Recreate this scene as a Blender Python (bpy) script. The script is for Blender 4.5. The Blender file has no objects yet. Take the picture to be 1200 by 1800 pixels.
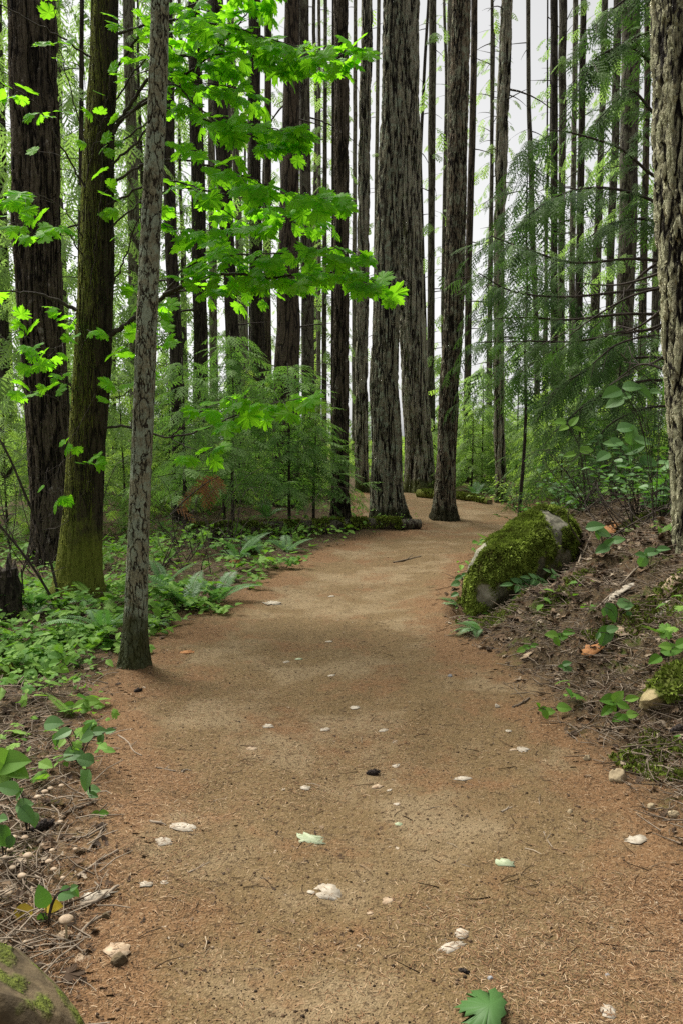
import bpy, bmesh, math, random
import numpy as np
from mathutils import Vector

# ------------------------------------------------------------------ camera, sky, sun, exposure
SC = bpy.context.scene
COL = SC.collection
R = math.radians
CAM_H, FPX = 1.6, 1400.0                 # eye height, focal length in photo pixels
PITCH = math.atan(140.0 / FPX)
cam_d = bpy.data.cameras.new("camera")
cam = bpy.data.objects.new("camera", cam_d)
COL.objects.link(cam)
cam_d.sensor_fit = 'VERTICAL'
cam_d.sensor_height = 36.0
cam_d.lens = 28.0
cam_d.clip_start = 0.05
cam_d.clip_end = 800.0
cam.location = (0, 0, CAM_H)
cam.rotation_euler = (R(90) - PITCH, 0, 0)
SC.camera = cam

SUN_EL, SUN_AZ = R(56), R(-42)           # azimuth from +Y towards +X
W_ = bpy.data.worlds.new("World")
SC.world = W_
W_.use_nodes = True
wn = W_.node_tree
wn.nodes.clear()
sky = wn.nodes.new('ShaderNodeTexSky')
sky.sky_type = 'NISHITA'
sky.sun_disc = False
sky.sun_elevation = SUN_EL
sky.sun_rotation = SUN_AZ
sky.air_density = 1.0
sky.dust_density = 1.5
sky.ozone_density = 1.0
hs = wn.nodes.new('ShaderNodeHueSaturation')
hs.inputs['Saturation'].default_value = 0.02
bg = wn.nodes.new('ShaderNodeBackground')
bg.inputs['Strength'].default_value = 0.058
wo = wn.nodes.new('ShaderNodeOutputWorld')
wn.links.new(sky.outputs[0], hs.inputs['Color'])
wn.links.new(hs.outputs[0], bg.inputs['Color'])
wn.links.new(bg.outputs[0], wo.inputs['Surface'])

sun_d = bpy.data.lights.new("sun", 'SUN')
sun_d.energy = 3.0
sun_d.angle = R(34)
sun_d.color = (1.0, 0.95, 0.87)
sun = bpy.data.objects.new("sun", sun_d)
COL.objects.link(sun)
sd_ = Vector((math.sin(SUN_AZ) * math.cos(SUN_EL), math.cos(SUN_AZ) * math.cos(SUN_EL), math.sin(SUN_EL)))
sun.rotation_euler = sd_.to_track_quat('Z', 'Y').to_euler()
sun.location = sd_ * 60

SC.view_settings.view_transform = 'Standard'
SC.view_settings.look = 'None'
SC.view_settings.exposure = 1.45
SC.view_settings.gamma = 1.0
SC.render.engine = 'CYCLES'
SC.cycles.use_denoising = False
SC.cycles.max_bounces = 8
SC.cycles.diffuse_bounces = 4
SC.cycles.transmission_bounces = 4
SC.cycles.caustics_reflective = False
SC.cycles.caustics_refractive = False

RNG = np.random.default_rng(7)
random.seed(7)

# ------------------------------------------------------------------ pixel rays of the 1200 x 1800 photograph
_cp, _sp = math.cos(PITCH), math.sin(PITCH)
def ray(px, py):
    x, y = (px - 600.0) / FPX, (900.0 - py) / FPX
    return np.array([x, _cp + y * _sp, -_sp + y * _cp])
def W(px, py, Y):                        # point on the upright plane at distance Y
    d = ray(px, py)
    return np.array([0, 0, CAM_H]) + d * (Y / d[1])
def mpp(px, py, Y):                      # metres per photo pixel there
    return (Y / ray(px, py)[1]) / FPX

# ------------------------------------------------------------------ numpy value noise
def _hash(i, j, k):
    h = (i * 374761393 + j * 668265263 + k * 2147483647 + 1013904223) & 0xFFFFFFFF
    h = ((h ^ (h >> 13)) * 1274126177) & 0xFFFFFFFF
    return ((h ^ (h >> 16)) & 0xFFFF) / 65535.0
def vnoise(x, y, z=0.0, seed=0):
    x, y, z = np.broadcast_arrays(np.asarray(x, float), np.asarray(y, float), np.asarray(z, float))
    i, j, k = np.floor(x).astype(np.int64), np.floor(y).astype(np.int64), np.floor(z).astype(np.int64)
    fx, fy, fz = x - i, y - j, z - k
    fx, fy, fz = fx * fx * (3 - 2 * fx), fy * fy * (3 - 2 * fy), fz * fz * (3 - 2 * fz)
    k = k + seed * 57
    r = 0
    for a in (0, 1):
        for b in (0, 1):
            for c in (0, 1):
                w = (fx if a else 1 - fx) * (fy if b else 1 - fy) * (fz if c else 1 - fz)
                r = r + w * _hash(i + a, j + b, k + c)
    return r * 2 - 1
def fbm(x, y, z=0.0, o=3, seed=0):
    r, a, s = 0, 1.0, 1.0
    for q in range(o):
        r = r + a * vnoise(np.asarray(x) * s, np.asarray(y) * s, np.asarray(z) * s, seed + q)
        a *= 0.5
        s *= 2.03
    return r
def sstep(a, b, x):
    t = np.clip((np.asarray(x, float) - a) / (b - a), 0, 1)
    return t * t * (3 - 2 * t)

# ------------------------------------------------------------------ objects
def tag(o, label=None, cat=None, group=None, kind=None):
    if label: o['label'] = label
    if cat: o['category'] = cat
    if group: o['group'] = group
    if kind: o['kind'] = kind
    return o
def thing(name, label, cat, loc=(0, 0, 0), rotz=0.0, group=None):
    o = bpy.data.objects.new(name, None)
    COL.objects.link(o)
    o.location = loc
    o.rotation_euler = (0, 0, rotz)
    o.empty_display_size = 0.1
    return tag(o, label, cat, group)

class Geo:
    """Collects vertices, quads and triangles (numpy) with one random value per vertex."""
    def __init__(s): s.V, s.Q, s.T, s.A, s.n = [], [], [], [], 0
    def add(s, V, Q=None, T=None, rnd=0.5):
        V = np.asarray(V, float).reshape(-1, 3)
        if Q is not None and len(Q): s.Q.append(np.asarray(Q, np.int64).reshape(-1, 4) + s.n)
        if T is not None and len(T): s.T.append(np.asarray(T, np.int64).reshape(-1, 3) + s.n)
        s.V.append(V)
        s.A.append(np.broadcast_to(np.asarray(rnd, float), (len(V),)))
        s.n += len(V)
    def place(s, proto, pos, frames, scale, rnd, origin=(0, 0, 0)):
        """Copies of proto (V, Q, T) at pos (M,3) with frames (M,3,3: rows are the local axes), scale (M,)."""
        V, Q, T = proto
        pos, frames, scale, rnd = np.asarray(pos, float).reshape(-1, 3), np.asarray(frames, float).reshape(-1, 3, 3), np.asarray(scale, float).ravel(), np.asarray(rnd, float).ravel()
        M, N = len(pos), len(V)
        if not M: return
        X = np.einsum('nj,mjk->mnk', V, frames) * scale[:, None, None] + pos[:, None, :] - np.asarray(origin)
        off = (np.arange(M) * N)[:, None, None]
        s.add(X.reshape(-1, 3), (Q[None] + off).reshape(-1, 4) if Q is not None and len(Q) else None,
              (T[None] + off).reshape(-1, 3) if T is not None and len(T) else None, np.repeat(rnd, N))
    def tube(s, P, r, sides=5, cap=True, rnd=0.5):
        P = np.asarray(P, float)
        n = len(P)
        r = np.broadcast_to(np.asarray(r, float), (n,))
        t = np.gradient(P, axis=0)
        t /= np.linalg.norm(t, axis=1)[:, None] + 1e-12
        ref = np.array([0, 0, 1.0]) if abs(t[:, 2].mean()) < 0.8 else np.array([0, 1.0, 0])
        u = np.cross(t, ref)
        u /= np.linalg.norm(u, axis=1)[:, None] + 1e-12
        v = np.cross(t, u)
        a = np.arange(sides) * 2 * math.pi / sides
        V = P[:, None, :] + r[:, None, None] * (np.cos(a)[None, :, None] * u[:, None, :] + np.sin(a)[None, :, None] * v[:, None, :])
        i, j = np.meshgrid(np.arange(n - 1), np.arange(sides), indexing='ij')
        j2 = (j + 1) % sides
        Q = np.stack([i * sides + j, i * sides + j2, (i + 1) * sides + j2, (i + 1) * sides + j], -1).reshape(-1, 4)
        T = []
        if cap:
            for b in (0, n - 1):
                T += [(b * sides, b * sides + q, b * sides + q + 1) for q in range(1, sides - 1)]
        s.add(V.reshape(-1, 3), Q, T, rnd)
    def mesh(s, name, mats, smooth=True):
        me = bpy.data.meshes.new(name)
        if not s.V: return me
        V = np.concatenate(s.V)
        Q = np.concatenate(s.Q) if s.Q else np.zeros((0, 4), np.int64)
        T = np.concatenate(s.T) if s.T else np.zeros((0, 3), np.int64)
        me.vertices.add(len(V))
        me.vertices.foreach_set('co', V.astype(np.float32).ravel())
        loops = np.concatenate([Q.ravel(), T.ravel()]).astype(np.int32)
        me.loops.add(len(loops))
        me.loops.foreach_set('vertex_index', loops)
        tot = np.concatenate([np.full(len(Q), 4), np.full(len(T), 3)]).astype(np.int32)
        st = np.concatenate([[0], np.cumsum(tot)[:-1]]).astype(np.int32)
        me.polygons.add(len(tot))
        me.polygons.foreach_set('loop_start', st)
        me.polygons.foreach_set('use_smooth', np.full(len(tot), smooth))
        me.update(calc_edges=True)
        at = me.attributes.new('rnd', 'FLOAT', 'POINT')
        at.data.foreach_set('value', np.concatenate(s.A).astype(np.float32))
        for m in (mats if isinstance(mats, (list, tuple)) else [mats]): me.materials.append(m)
        return me
    def count(s): return sum(len(q) for q in s.Q), sum(len(t) for t in s.T)
    def obj(s, name, mats, parent=None, smooth=True, loc=None):
        o = bpy.data.objects.new(name, s.mesh(name, mats, smooth))
        COL.objects.link(o)
        if parent is not None: o.parent = parent
        if loc is not None: o.location = loc
        return o

def crown_obj(gl, gw, leaf, parent, name='crown'):
    """leaves and twigs of one crown in one mesh with two materials"""
    ql, tl = gl.count(); qw, tw = gw.count()
    g = Geo()
    g.V, g.A, g.n = gl.V + gw.V, gl.A + gw.A, gl.n + gw.n
    g.Q = gl.Q + [q + gl.n for q in gw.Q]; g.T = gl.T + [t + gl.n for t in gw.T]
    me = g.mesh(name, [M[leaf], M['wood']], False)
    mi = np.concatenate([np.zeros(ql), np.ones(qw), np.zeros(tl), np.ones(tw)]).astype(np.int32)
    me.polygons.foreach_set('material_index', mi)
    o = bpy.data.objects.new(name, me)
    COL.objects.link(o)
    o.parent = parent
    return o
def norm(v):
    v = np.asarray(v, float)
    return v / (np.linalg.norm(v, axis=-1, keepdims=True) + 1e-12)
def frames(d, n):
    """rows: x along d, y sideways, z close to n"""
    d = norm(np.asarray(d, float).reshape(-1, 3))
    n = np.broadcast_to(np.asarray(n, float).reshape(-1, 3), d.shape)
    y = norm(np.cross(n, d))
    return np.stack([d, y, np.cross(d, y)], 1)
def smooth_line(P, k):
    """Catmull-Rom through P, k samples per span"""
    P = np.asarray(P, float)
    Q = np.vstack([2 * P[0] - P[1], P, 2 * P[-1] - P[-2]])
    out = []
    for i in range(1, len(Q) - 2):
        t = np.linspace(0, 1, k, endpoint=False)[:, None]
        a, b, c, d = Q[i - 1], Q[i], Q[i + 1], Q[i + 2]
        out.append(0.5 * ((2 * b) + (c - a) * t + (2 * a - 5 * b + 4 * c - d) * t ** 2 + (3 * b - a - 3 * c + d) * t ** 3))
    return np.vstack(out + [P[-1:]])

# ------------------------------------------------------------------ materials
class NT:
    def __init__(s, name):
        s.m = bpy.data.materials.new(name)
        s.m.use_nodes = True
        s.t = s.m.node_tree
        s.t.nodes.clear()
        s.out = s.t.nodes.new('ShaderNodeOutputMaterial')
    def put(s, sock, v):
        if isinstance(v, bpy.types.NodeSocket): s.t.links.new(v, sock)
        elif isinstance(v, (tuple, list)) and len(v) == 3 and sock.type == 'RGBA': sock.default_value = (*v, 1)
        else: sock.default_value = v
    def n(s, kind, ins=None, **props):
        nd = s.t.nodes.new('ShaderNode' + kind)
        for k, v in props.items(): setattr(nd, k, v)
        for k, v in (ins or {}).items(): s.put(nd.inputs[k], v)
        return nd
    def math(s, op, a, b=0.0, clamp=False):
        return s.n('Math', {0: a, 1: b}, operation=op, use_clamp=clamp).outputs[0]
    def mix(s, f, a, b, blend='MIX'):
        nd = s.n('Mix', {0: f, 6: a, 7: b}, data_type='RGBA', blend_type=blend)
        nd.clamp_factor = True
        return nd.outputs[2]
    def noise(s, vec, scale, detail=3.0, rough=0.55, dist=0.0):
        return s.n('TexNoise', {'Vector': vec, 'Scale': scale, 'Detail': detail, 'Roughness': rough, 'Distortion': dist}).outputs['Fac']
    def step(s, x, a, b, lo=0.0, hi=1.0):
        return s.n('MapRange', {'Value': x, 'From Min': a, 'From Max': b, 'To Min': lo, 'To Max': hi}, interpolation_type='SMOOTHSTEP').outputs[0]
    def ramp(s, x, stops):
        nd = s.n('ValToRGB', {0: x})
        e = nd.color_ramp.elements
        while len(e) < len(stops): e.new(0.5)
        for q, (p, c) in zip(e, stops):
            q.position = p
            q.color = (*c, 1)
        return nd.outputs[0]
    def attr(s, name): return s.n('Attribute', attribute_name=name).outputs['Fac']
    def obj_co(s, seeded=True):
        co = s.n('TexCoord').outputs['Object']
        if not seeded: return co
        rnd = s.n('ObjectInfo').outputs['Random']
        off = s.n('CombineXYZ', {0: s.math('MULTIPLY', rnd, 31.0), 1: s.math('MULTIPLY', rnd, 57.0), 2: s.math('MULTIPLY', rnd, 13.0)}).outputs[0]
        return s.n('VectorMath', {0: co, 1: off}, operation='ADD').outputs[0]
    def bsdf(s, col, rough=0.85, spec=0.3, normal=None):
        ins = {'Base Color': col, 'Roughness': rough, 'Specular IOR Level': spec}
        if normal is not None: ins['Normal'] = normal
        return s.n('BsdfPrincipled', ins).outputs[0]
    def bump(s, h, strength=0.6, dist=0.01):
        return s.n('Bump', {'Height': h, 'Strength': strength, 'Distance': dist}).outputs[0]
    def done(s, shader, disp=None):
        s.t.links.new(shader, s.out.inputs['Surface'])
        if disp is not None:
            s.t.links.new(disp, s.out.inputs['Displacement'])
            s.m.displacement_method = 'BOTH'
        return s.m

def bark(name, ridge, fiss, scale=14.0, zs=0.2, disp=0.03, lichen=None, lich=(0.62, 0.72), moss=0.0, moss_dir=(-1, 0, 0), base_moss=0.0, true_disp=True, warp=0.35, moss_col=(0.085, 0.105, 0.014), fw=0.075):
    s = NT(name)
    co0 = s.n('TexCoord').outputs['Object']
    co = s.obj_co()
    st = s.n('VectorMath', {0: co, 1: (1, 1, zs)}, operation='MULTIPLY').outputs[0]
    wv = s.n('TexNoise', {'Vector': st, 'Scale': scale * 0.6, 'Detail': 2.0}).outputs['Color']
    wv = s.n('VectorMath', {0: wv, 1: (0.5, 0.5, 0.5)}, operation='SUBTRACT').outputs[0]
    wv = s.n('VectorMath', {0: wv, 'Scale': warp / scale * 2.2}, operation='SCALE').outputs[0]
    st = s.n('VectorMath', {0: st, 1: wv}, operation='ADD').outputs[0]
    n1 = s.noise(st, scale * 0.55, 2.5, 0.5)
    n2 = s.noise(st, scale * 1.35, 2.0, 0.5)
    h1 = s.step(s.math('ABSOLUTE', s.math('SUBTRACT', n1, 0.5)), 0.0, fw)
    h2 = s.step(s.math('ABSOLUTE', s.math('SUBTRACT', n2, 0.5)), 0.0, fw * 0.9)
    cx = s.n('VectorMath', {0: st, 1: (1, 1, 2.6)}, operation='MULTIPLY').outputs[0]
    h3 = s.step(s.n('TexVoronoi', {'Vector': cx, 'Scale': scale * 0.9}, feature='DISTANCE_TO_EDGE').outputs['Distance'], 0.0, 0.12)
    nf = s.noise(s.n('VectorMath', {0: co, 1: (1, 1, 0.5)}, operation='MULTIPLY').outputs[0], scale * 5.0, 5.0, 0.7)
    h = s.math('ADD', s.math('MULTIPLY', h1, 0.55), s.math('MULTIPLY', h2, 0.25))
    h = s.math('ADD', h, s.math('MULTIPLY', nf, 0.35))
    h = s.math('ADD', h, s.math('MULTIPLY', h3, 0.12))
    plate = s.mix(s.step(nf, 0.3, 0.7), tuple(c * 0.6 for c in ridge), tuple(min(1, c * 1.4) for c in ridge))
    hue = s.noise(co, 2.2, 3.0)
    plate = s.mix(s.math('MULTIPLY', s.step(hue, 0.45, 0.65), 0.5), plate, s.mix(nf, fiss, ridge))
    fm = s.math('MULTIPLY', h1, s.math('ADD', s.math('MULTIPLY', h2, 0.45), 0.55))
    col = s.mix(s.step(fm, 0.1, 0.75), fiss, plate)
    if lichen is not None:
        ln = s.noise(co, 9.0, 5.0, 0.7)
        lf = s.math('MULTIPLY', s.step(ln, lich[0], lich[1]), s.step(h1, 0.3, 0.8))
        col = s.mix(s.math('MULTIPLY', lf, 0.75), col, lichen)
    if moss > 0 or base_moss > 0:
        nrm = s.n('NewGeometry').outputs['Normal']
        side = s.n('VectorMath', {0: nrm, 1: moss_dir}, operation='DOT_PRODUCT').outputs['Value']
        mn = s.noise(co, 5.0, 5.0, 0.65)
        mf = 0.0
        if moss > 0:
            mf = s.step(s.math('ADD', mn, s.math('MULTIPLY', side, 0.22)), 0.72 - moss * 0.4, 0.86 - moss * 0.4)
        if base_moss > 0:
            zz = s.n('SeparateXYZ', {0: co0}).outputs[2]
            bm = s.math('SUBTRACT', s.math('ADD', mn, 0.25), s.math('DIVIDE', zz, base_moss))
            bm = s.step(bm, 0.0, 0.35)
            mf = s.math('MAXIMUM', mf, bm) if moss > 0 else bm
        mc = s.mix(s.noise(co, 70.0, 3.0), tuple(c * 0.45 for c in moss_col), tuple(c * 1.6 for c in moss_col))
        col = s.mix(s.math('MULTIPLY', mf, 0.85), col, mc)
    if true_disp:
        d = s.n('Displacement', {'Height': h, 'Midlevel': 0.75, 'Scale': disp}).outputs[0]
        return s.done(s.bsdf(col, 0.9, 0.2), d)
    return s.done(s.bsdf(col, 0.9, 0.2, s.bump(h, 1.0, disp)))

def leaf_mat(name, dark, light, transl=None, tf=0.35, rough=0.45, spec=0.35, veins=False):
    s = NT(name)
    r = s.attr('rnd')
    oi = s.n('ObjectInfo').outputs['Random']
    co = s.n('TexCoord').outputs['Object']
    v = s.math('ADD', r, s.math('MULTIPLY', s.math('SUBTRACT', s.noise(co, 1.7, 2.0), 0.5), 0.5), True)
    col = s.mix(v, dark, light)
    col = s.mix(s.math('MULTIPLY', oi, 0.15), col, dark)
    d = s.bsdf(col, rough, spec)
    t = transl or tuple(min(1, c * 1.6) for c in light)
    tr = s.n('BsdfTranslucent', {'Color': s.mix(v, tuple(c * 0.75 for c in t), t)}).outputs[0]
    return s.done(s.n('MixShader', {0: tf, 1: d, 2: tr}).outputs[0])

def simple_mat(name, a, b, scale=20.0, rough=0.85, spec=0.25, bumpd=0.004, stretch=(1, 1, 1), use_rnd=False):
    s = NT(name)
    co = s.n('VectorMath', {0: s.obj_co(), 1: stretch}, operation='MULTIPLY').outputs[0]
    f = s.noise(co, scale, 5.0, 0.65)
    g = s.step(f, 0.3, 0.7)
    if use_rnd: g = s.math('ADD', s.math('MULTIPLY', g, 0.4), s.math('MULTIPLY', s.attr('rnd'), 0.7), True)
    return s.done(s.bsdf(s.mix(g, a, b), rough, spec, s.bump(f, 0.8, bumpd)))

def rnd_mat(name, stops, rough=0.8, spec=0.2, tf=0.0):
    s = NT(name)
    col = s.ramp(s.attr('rnd'), stops)
    d = s.bsdf(col, rough, spec)
    if tf: d = s.n('MixShader', {0: tf, 1: d, 2: s.n('BsdfTranslucent', {'Color': col}).outputs[0]}).outputs[0]
    return s.done(d)

M = {}
M['fir'] = bark('fir_bark', (0.25, 0.235, 0.165), (0.013, 0.010, 0.008), 21, 0.10, 0.055, (0.28, 0.34, 0.25), (0.48, 0.6), 0.08, base_moss=0.3, moss_col=(0.022, 0.026, 0.007), fw=0.1)
M['fir_wide'] = bark('wide_plated_fir_bark', (0.29, 0.27, 0.20), (0.014, 0.011, 0.008), 14, 0.085, 0.08, (0.30, 0.35, 0.26), (0.5, 0.62), 0.1, base_moss=0.6, moss_col=(0.06, 0.075, 0.012), fw=0.085)
M['fir_brown'] = bark('brown_fir_bark', (0.19, 0.155, 0.105), (0.012, 0.009, 0.007), 25, 0.12, 0.045, (0.25, 0.28, 0.20), (0.46, 0.58), 0.1, base_moss=0.3, moss_col=(0.022, 0.022, 0.007), fw=0.1)
M['fir_dark'] = bark('dark_fir_bark', (0.085, 0.07, 0.048), (0.009, 0.007, 0.005), 19, 0.10, 0.055, (0.27, 0.25, 0.22), (0.58, 0.68))
M['maple'] = bark('mossy_maple_bark', (0.04, 0.032, 0.019), (0.010, 0.008, 0.005), 32, 0.12, 0.02, (0.12, 0.11, 0.06), (0.66, 0.72), 0.42, (-2.0, 0.2, 0), 0.9, moss_col=(0.13, 0.15, 0.02))
M['young'] = bark('young_fir_bark', (0.20, 0.195, 0.125), (0.02, 0.016, 0.010), 42, 0.34, 0.011, (0.24, 0.30, 0.22), (0.43, 0.58), 0.15, base_moss=0.6, moss_col=(0.03, 0.036, 0.008), fw=0.055)
M['plate'] = bark('pale_fir_bark', (0.40, 0.385, 0.25), (0.014, 0.011, 0.009), 20, 0.2, 0.06, (0.32, 0.33, 0.20), (0.4, 0.6), warp=0.6, fw=0.12)
M['far_grey'] = bark('grey_trunk_bark', (0.13, 0.118, 0.085), (0.035, 0.027, 0.02), 18, 0.2, 0.05, (0.22, 0.25, 0.17), (0.55, 0.66), true_disp=False)
M['far_dark'] = bark('dark_trunk_bark', (0.06, 0.05, 0.036), (0.017, 0.013, 0.009), 18, 0.18, 0.05, true_disp=False)
M['far_red'] = bark('reddish_trunk_bark', (0.105, 0.082, 0.057), (0.02, 0.015, 0.011), 18, 0.18, 0.05, true_disp=False)
M['far_pale'] = bark('pale_trunk_bark', (0.19, 0.175, 0.13), (0.07, 0.055, 0.04), 18, 0.22, 0.03, (0.26, 0.3, 0.2), (0.5, 0.66), true_disp=False)
M['wood'] = simple_mat('dark_twig_bark', (0.02, 0.015, 0.011), (0.06, 0.048, 0.036), 30, stretch=(1, 1, 0.4))
M['stick'] = simple_mat('weathered_stick', (0.10, 0.075, 0.05), (0.26, 0.21, 0.155), 25, use_rnd=True)
M['maple_leaf'] = leaf_mat('maple_leaf', (0.10, 0.29, 0.014), (0.18, 0.42, 0.02), (0.33, 0.80, 0.02), 0.62, 0.55, 0.12)
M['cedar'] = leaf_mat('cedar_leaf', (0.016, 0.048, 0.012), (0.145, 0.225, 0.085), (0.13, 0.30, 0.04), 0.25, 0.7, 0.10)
M['sapling'] = leaf_mat('sapling_leaf', (0.07, 0.165, 0.03), (0.29, 0.42, 0.17), (0.26, 0.54, 0.07), 0.4, 0.7, 0.10)
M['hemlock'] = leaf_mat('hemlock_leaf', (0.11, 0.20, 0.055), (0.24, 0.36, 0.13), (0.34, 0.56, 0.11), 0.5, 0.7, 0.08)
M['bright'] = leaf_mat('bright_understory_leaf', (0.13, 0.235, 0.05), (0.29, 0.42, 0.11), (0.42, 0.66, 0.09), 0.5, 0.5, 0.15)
M['salal'] = leaf_mat('salal_leaf', (0.05, 0.13, 0.03), (0.14, 0.25, 0.09), (0.15, 0.38, 0.03), 0.28, 0.5, 0.2)
M['herb'] = leaf_mat('herb_leaf', (0.06, 0.165, 0.02), (0.21, 0.36, 0.065), (0.22, 0.48, 0.03), 0.35, 0.6, 0.12)
M['fern'] = leaf_mat('fern_leaf', (0.06, 0.15, 0.035), (0.14, 0.27, 0.10), (0.13, 0.34, 0.05), 0.3, 0.45, 0.3)
M['moss'] = rnd_mat('moss_tuft', [(0.0, (0.05, 0.045, 0.011)), (0.45, (0.105, 0.145, 0.02)), (1.0, (0.25, 0.33, 0.055))], 0.9, 0.1, 0.2)
M['needle'] = rnd_mat('fallen_needle', [(0.0, (0.04, 0.022, 0.012)), (0.35, (0.16, 0.08, 0.036)), (0.65, (0.26, 0.155, 0.078)), (1.0, (0.44, 0.33, 0.21))], 0.8, 0.2)
M['dead'] = rnd_mat('dead_brown_leaf', [(0.0, (0.035, 0.022, 0.013)), (0.5, (0.12, 0.075, 0.042)), (0.8, (0.22, 0.155, 0.095)), (1.0, (0.40, 0.33, 0.24))], 0.8, 0.2, 0.1)
M['pale'] = simple_mat('pale_dead_leaf', (0.24, 0.20, 0.145), (0.43, 0.385, 0.31), 30, 0.8)
M['pale2'] = simple_mat('tan_dead_leaf', (0.22, 0.15, 0.09), (0.40, 0.31, 0.21), 30, 0.8)
M['rust'] = simple_mat('rust_dead_leaf', (0.22, 0.09, 0.03), (0.36, 0.17, 0.06), 30, 0.8)
M['cone'] = simple_mat('dark_cone', (0.012, 0.009, 0.008), (0.045, 0.033, 0.026), 60)
M['mush'] = simple_mat('mushroom_cap', (0.26, 0.18, 0.11), (0.42, 0.33, 0.23), 40, 0.6)
M['mushstem'] = simple_mat('mushroom_stem', (0.30, 0.24, 0.13), (0.45, 0.38, 0.24), 40, 0.7)
M['stone_grey'] = simple_mat('grey_stone', (0.13, 0.13, 0.13), (0.26, 0.26, 0.26), 25)
M['stone_tan'] = simple_mat('tan_stone', (0.22, 0.17, 0.10), (0.36, 0.29, 0.18), 18)
M['lichen'] = simple_mat('lichen_scrap', (0.22, 0.26, 0.15), (0.36, 0.40, 0.27), 40)
M['cut'] = simple_mat('log_end_wood', (0.10, 0.075, 0.05), (0.22, 0.17, 0.12), 18)
M['brown_frond'] = leaf_mat('dead_rust_frond', (0.15, 0.065, 0.028), (0.36, 0.18, 0.08), (0.3, 0.14, 0.05), 0.3)
M['yellow'] = rnd_mat('yellow_spotted_leaf', [(0.0, (0.25, 0.18, 0.01)), (1.0, (0.42, 0.32, 0.015))], 0.5, 0.3, 0.2)

def rock_mat(name, a, b, moss_amt, moss_h=None):
    s = NT(name)
    co = s.obj_co()
    f = s.noise(co, 9.0, 6.0, 0.65)
    g = s.noise(co, 45.0, 5.0, 0.7)
    col = s.mix(s.step(f, 0.35, 0.65), a, b)
    col = s.mix(s.math('MULTIPLY', s.step(g, 0.5, 0.7), 0.4), col, tuple(c * 0.4 for c in a))
    m = s.n('Attribute', attribute_name='moss').outputs['Fac']
    mm = s.step(s.math('ADD', m, s.math('MULTIPLY', s.math('SUBTRACT', s.noise(co, 16.0, 4.0), 0.5), 0.6)), 0.42, 0.6)
    mc = s.ramp(s.noise(co, 60.0, 4.0), [(0.3, (0.04, 0.05, 0.008)), (0.7, (0.12, 0.145, 0.02))])
    col = s.mix(mm, col, mc)
    h = s.math('ADD', s.math('MULTIPLY', f, 0.6), s.math('MULTIPLY', g, 0.3))
    h = s.math('ADD', h, s.math('MULTIPLY', mm, s.noise(co, 90.0, 3.0)))
    return s.done(s.bsdf(col, 0.9, 0.2, s.bump(h, 0.9, 0.015)))
M['boulder'] = rock_mat('mossy_boulder_rock', (0.10, 0.096, 0.07), (0.25, 0.235, 0.175), 1)
M['brown_rock'] = rock_mat('mossy_brown_rock', (0.055, 0.041, 0.023), (0.13, 0.097, 0.053), 1)
M['tan_rock'] = rock_mat('mossy_tan_rock', (0.2, 0.16, 0.07), (0.33, 0.27, 0.14), 1)
# ------------------------------------------------------------------ the path outline and the terrain
def flat(px, py):
    d = ray(px, py)
    t = -CAM_H / d[2]
    return [d[0] * t, d[1] * t]
PATH = np.array([[-1.3, -4.0], [-1.1, 0.5]] + [flat(*p) for p in
        [(150, 1800), (200, 1600), (205, 1400), (200, 1280), (222, 1200), (268, 1145), (345, 1095), (440, 1045), (510, 1008), (560, 978), (640, 950), (690, 941), (735, 936), (742, 926),
         (650, 921), (615, 905), (605, 880), (640, 868), (700, 864), (760, 868), (820, 874), (860, 880), (912, 889)]]
        + [[7.0, 16.6], [12, 15.5], [12, 13.4], [5.0, 13.6], [2.9, 12.4], [1.75, 10.2]] + [flat(*p) for p in
        [(812, 1000), (790, 1040), (768, 1090), (790, 1130), (850, 1180), (930, 1265), (1020, 1340), (1110, 1430), (1210, 1560)]] + [[1.45, 1.2], [1.7, -4.0]])
CY = np.array([-4, 2.2, 5.2, 7.5, 10.0, 13.0, 16.0, 60])
CX = np.array([0.2, 0.14, -0.22, 0.0, 0.58, 1.86, 9.0, 9.0])
# soil and litter heaped round the trunks: x, y, trunk radius, height
BUMPS = [(*flat(236, 1190), 0.08, 0.035), (*flat(138, 1062), 0.2, 0.07), (*flat(100, 985), 0.3, 0.08), (*flat(681, 915), 0.3, 0.07), (*flat(778, 912), 0.2, 0.07), (*flat(597, 918), 0.17, 0.06), (*flat(737, 860), 0.4, 0.10), (*flat(880, 884), 0.13, 0.06), (2.5, 5.6, 0.18, 0.06)]
def path_sd(x, y):
    """signed distance to the path outline, negative on the path"""
    x, y = np.asarray(x, float).ravel(), np.asarray(y, float).ravel()
    best = np.full(x.shape, 1e9)
    inside = np.zeros(x.shape, bool)
    for a, b in zip(PATH, np.roll(PATH, -1, 0)):
        ab = b - a
        t = np.clip(((x - a[0]) * ab[0] + (y - a[1]) * ab[1]) / (ab @ ab + 1e-12), 0, 1)
        best = np.minimum(best, np.hypot(x - a[0] - t * ab[0], y - a[1] - t * ab[1]))
        c = (a[1] > y) != (b[1] > y)
        xi = a[0] + (y - a[1]) * ab[0] / (ab[1] if abs(ab[1]) > 1e-9 else 1e-9)
        inside ^= c & (x < xi)
    return np.where(inside, -best, best)
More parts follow.
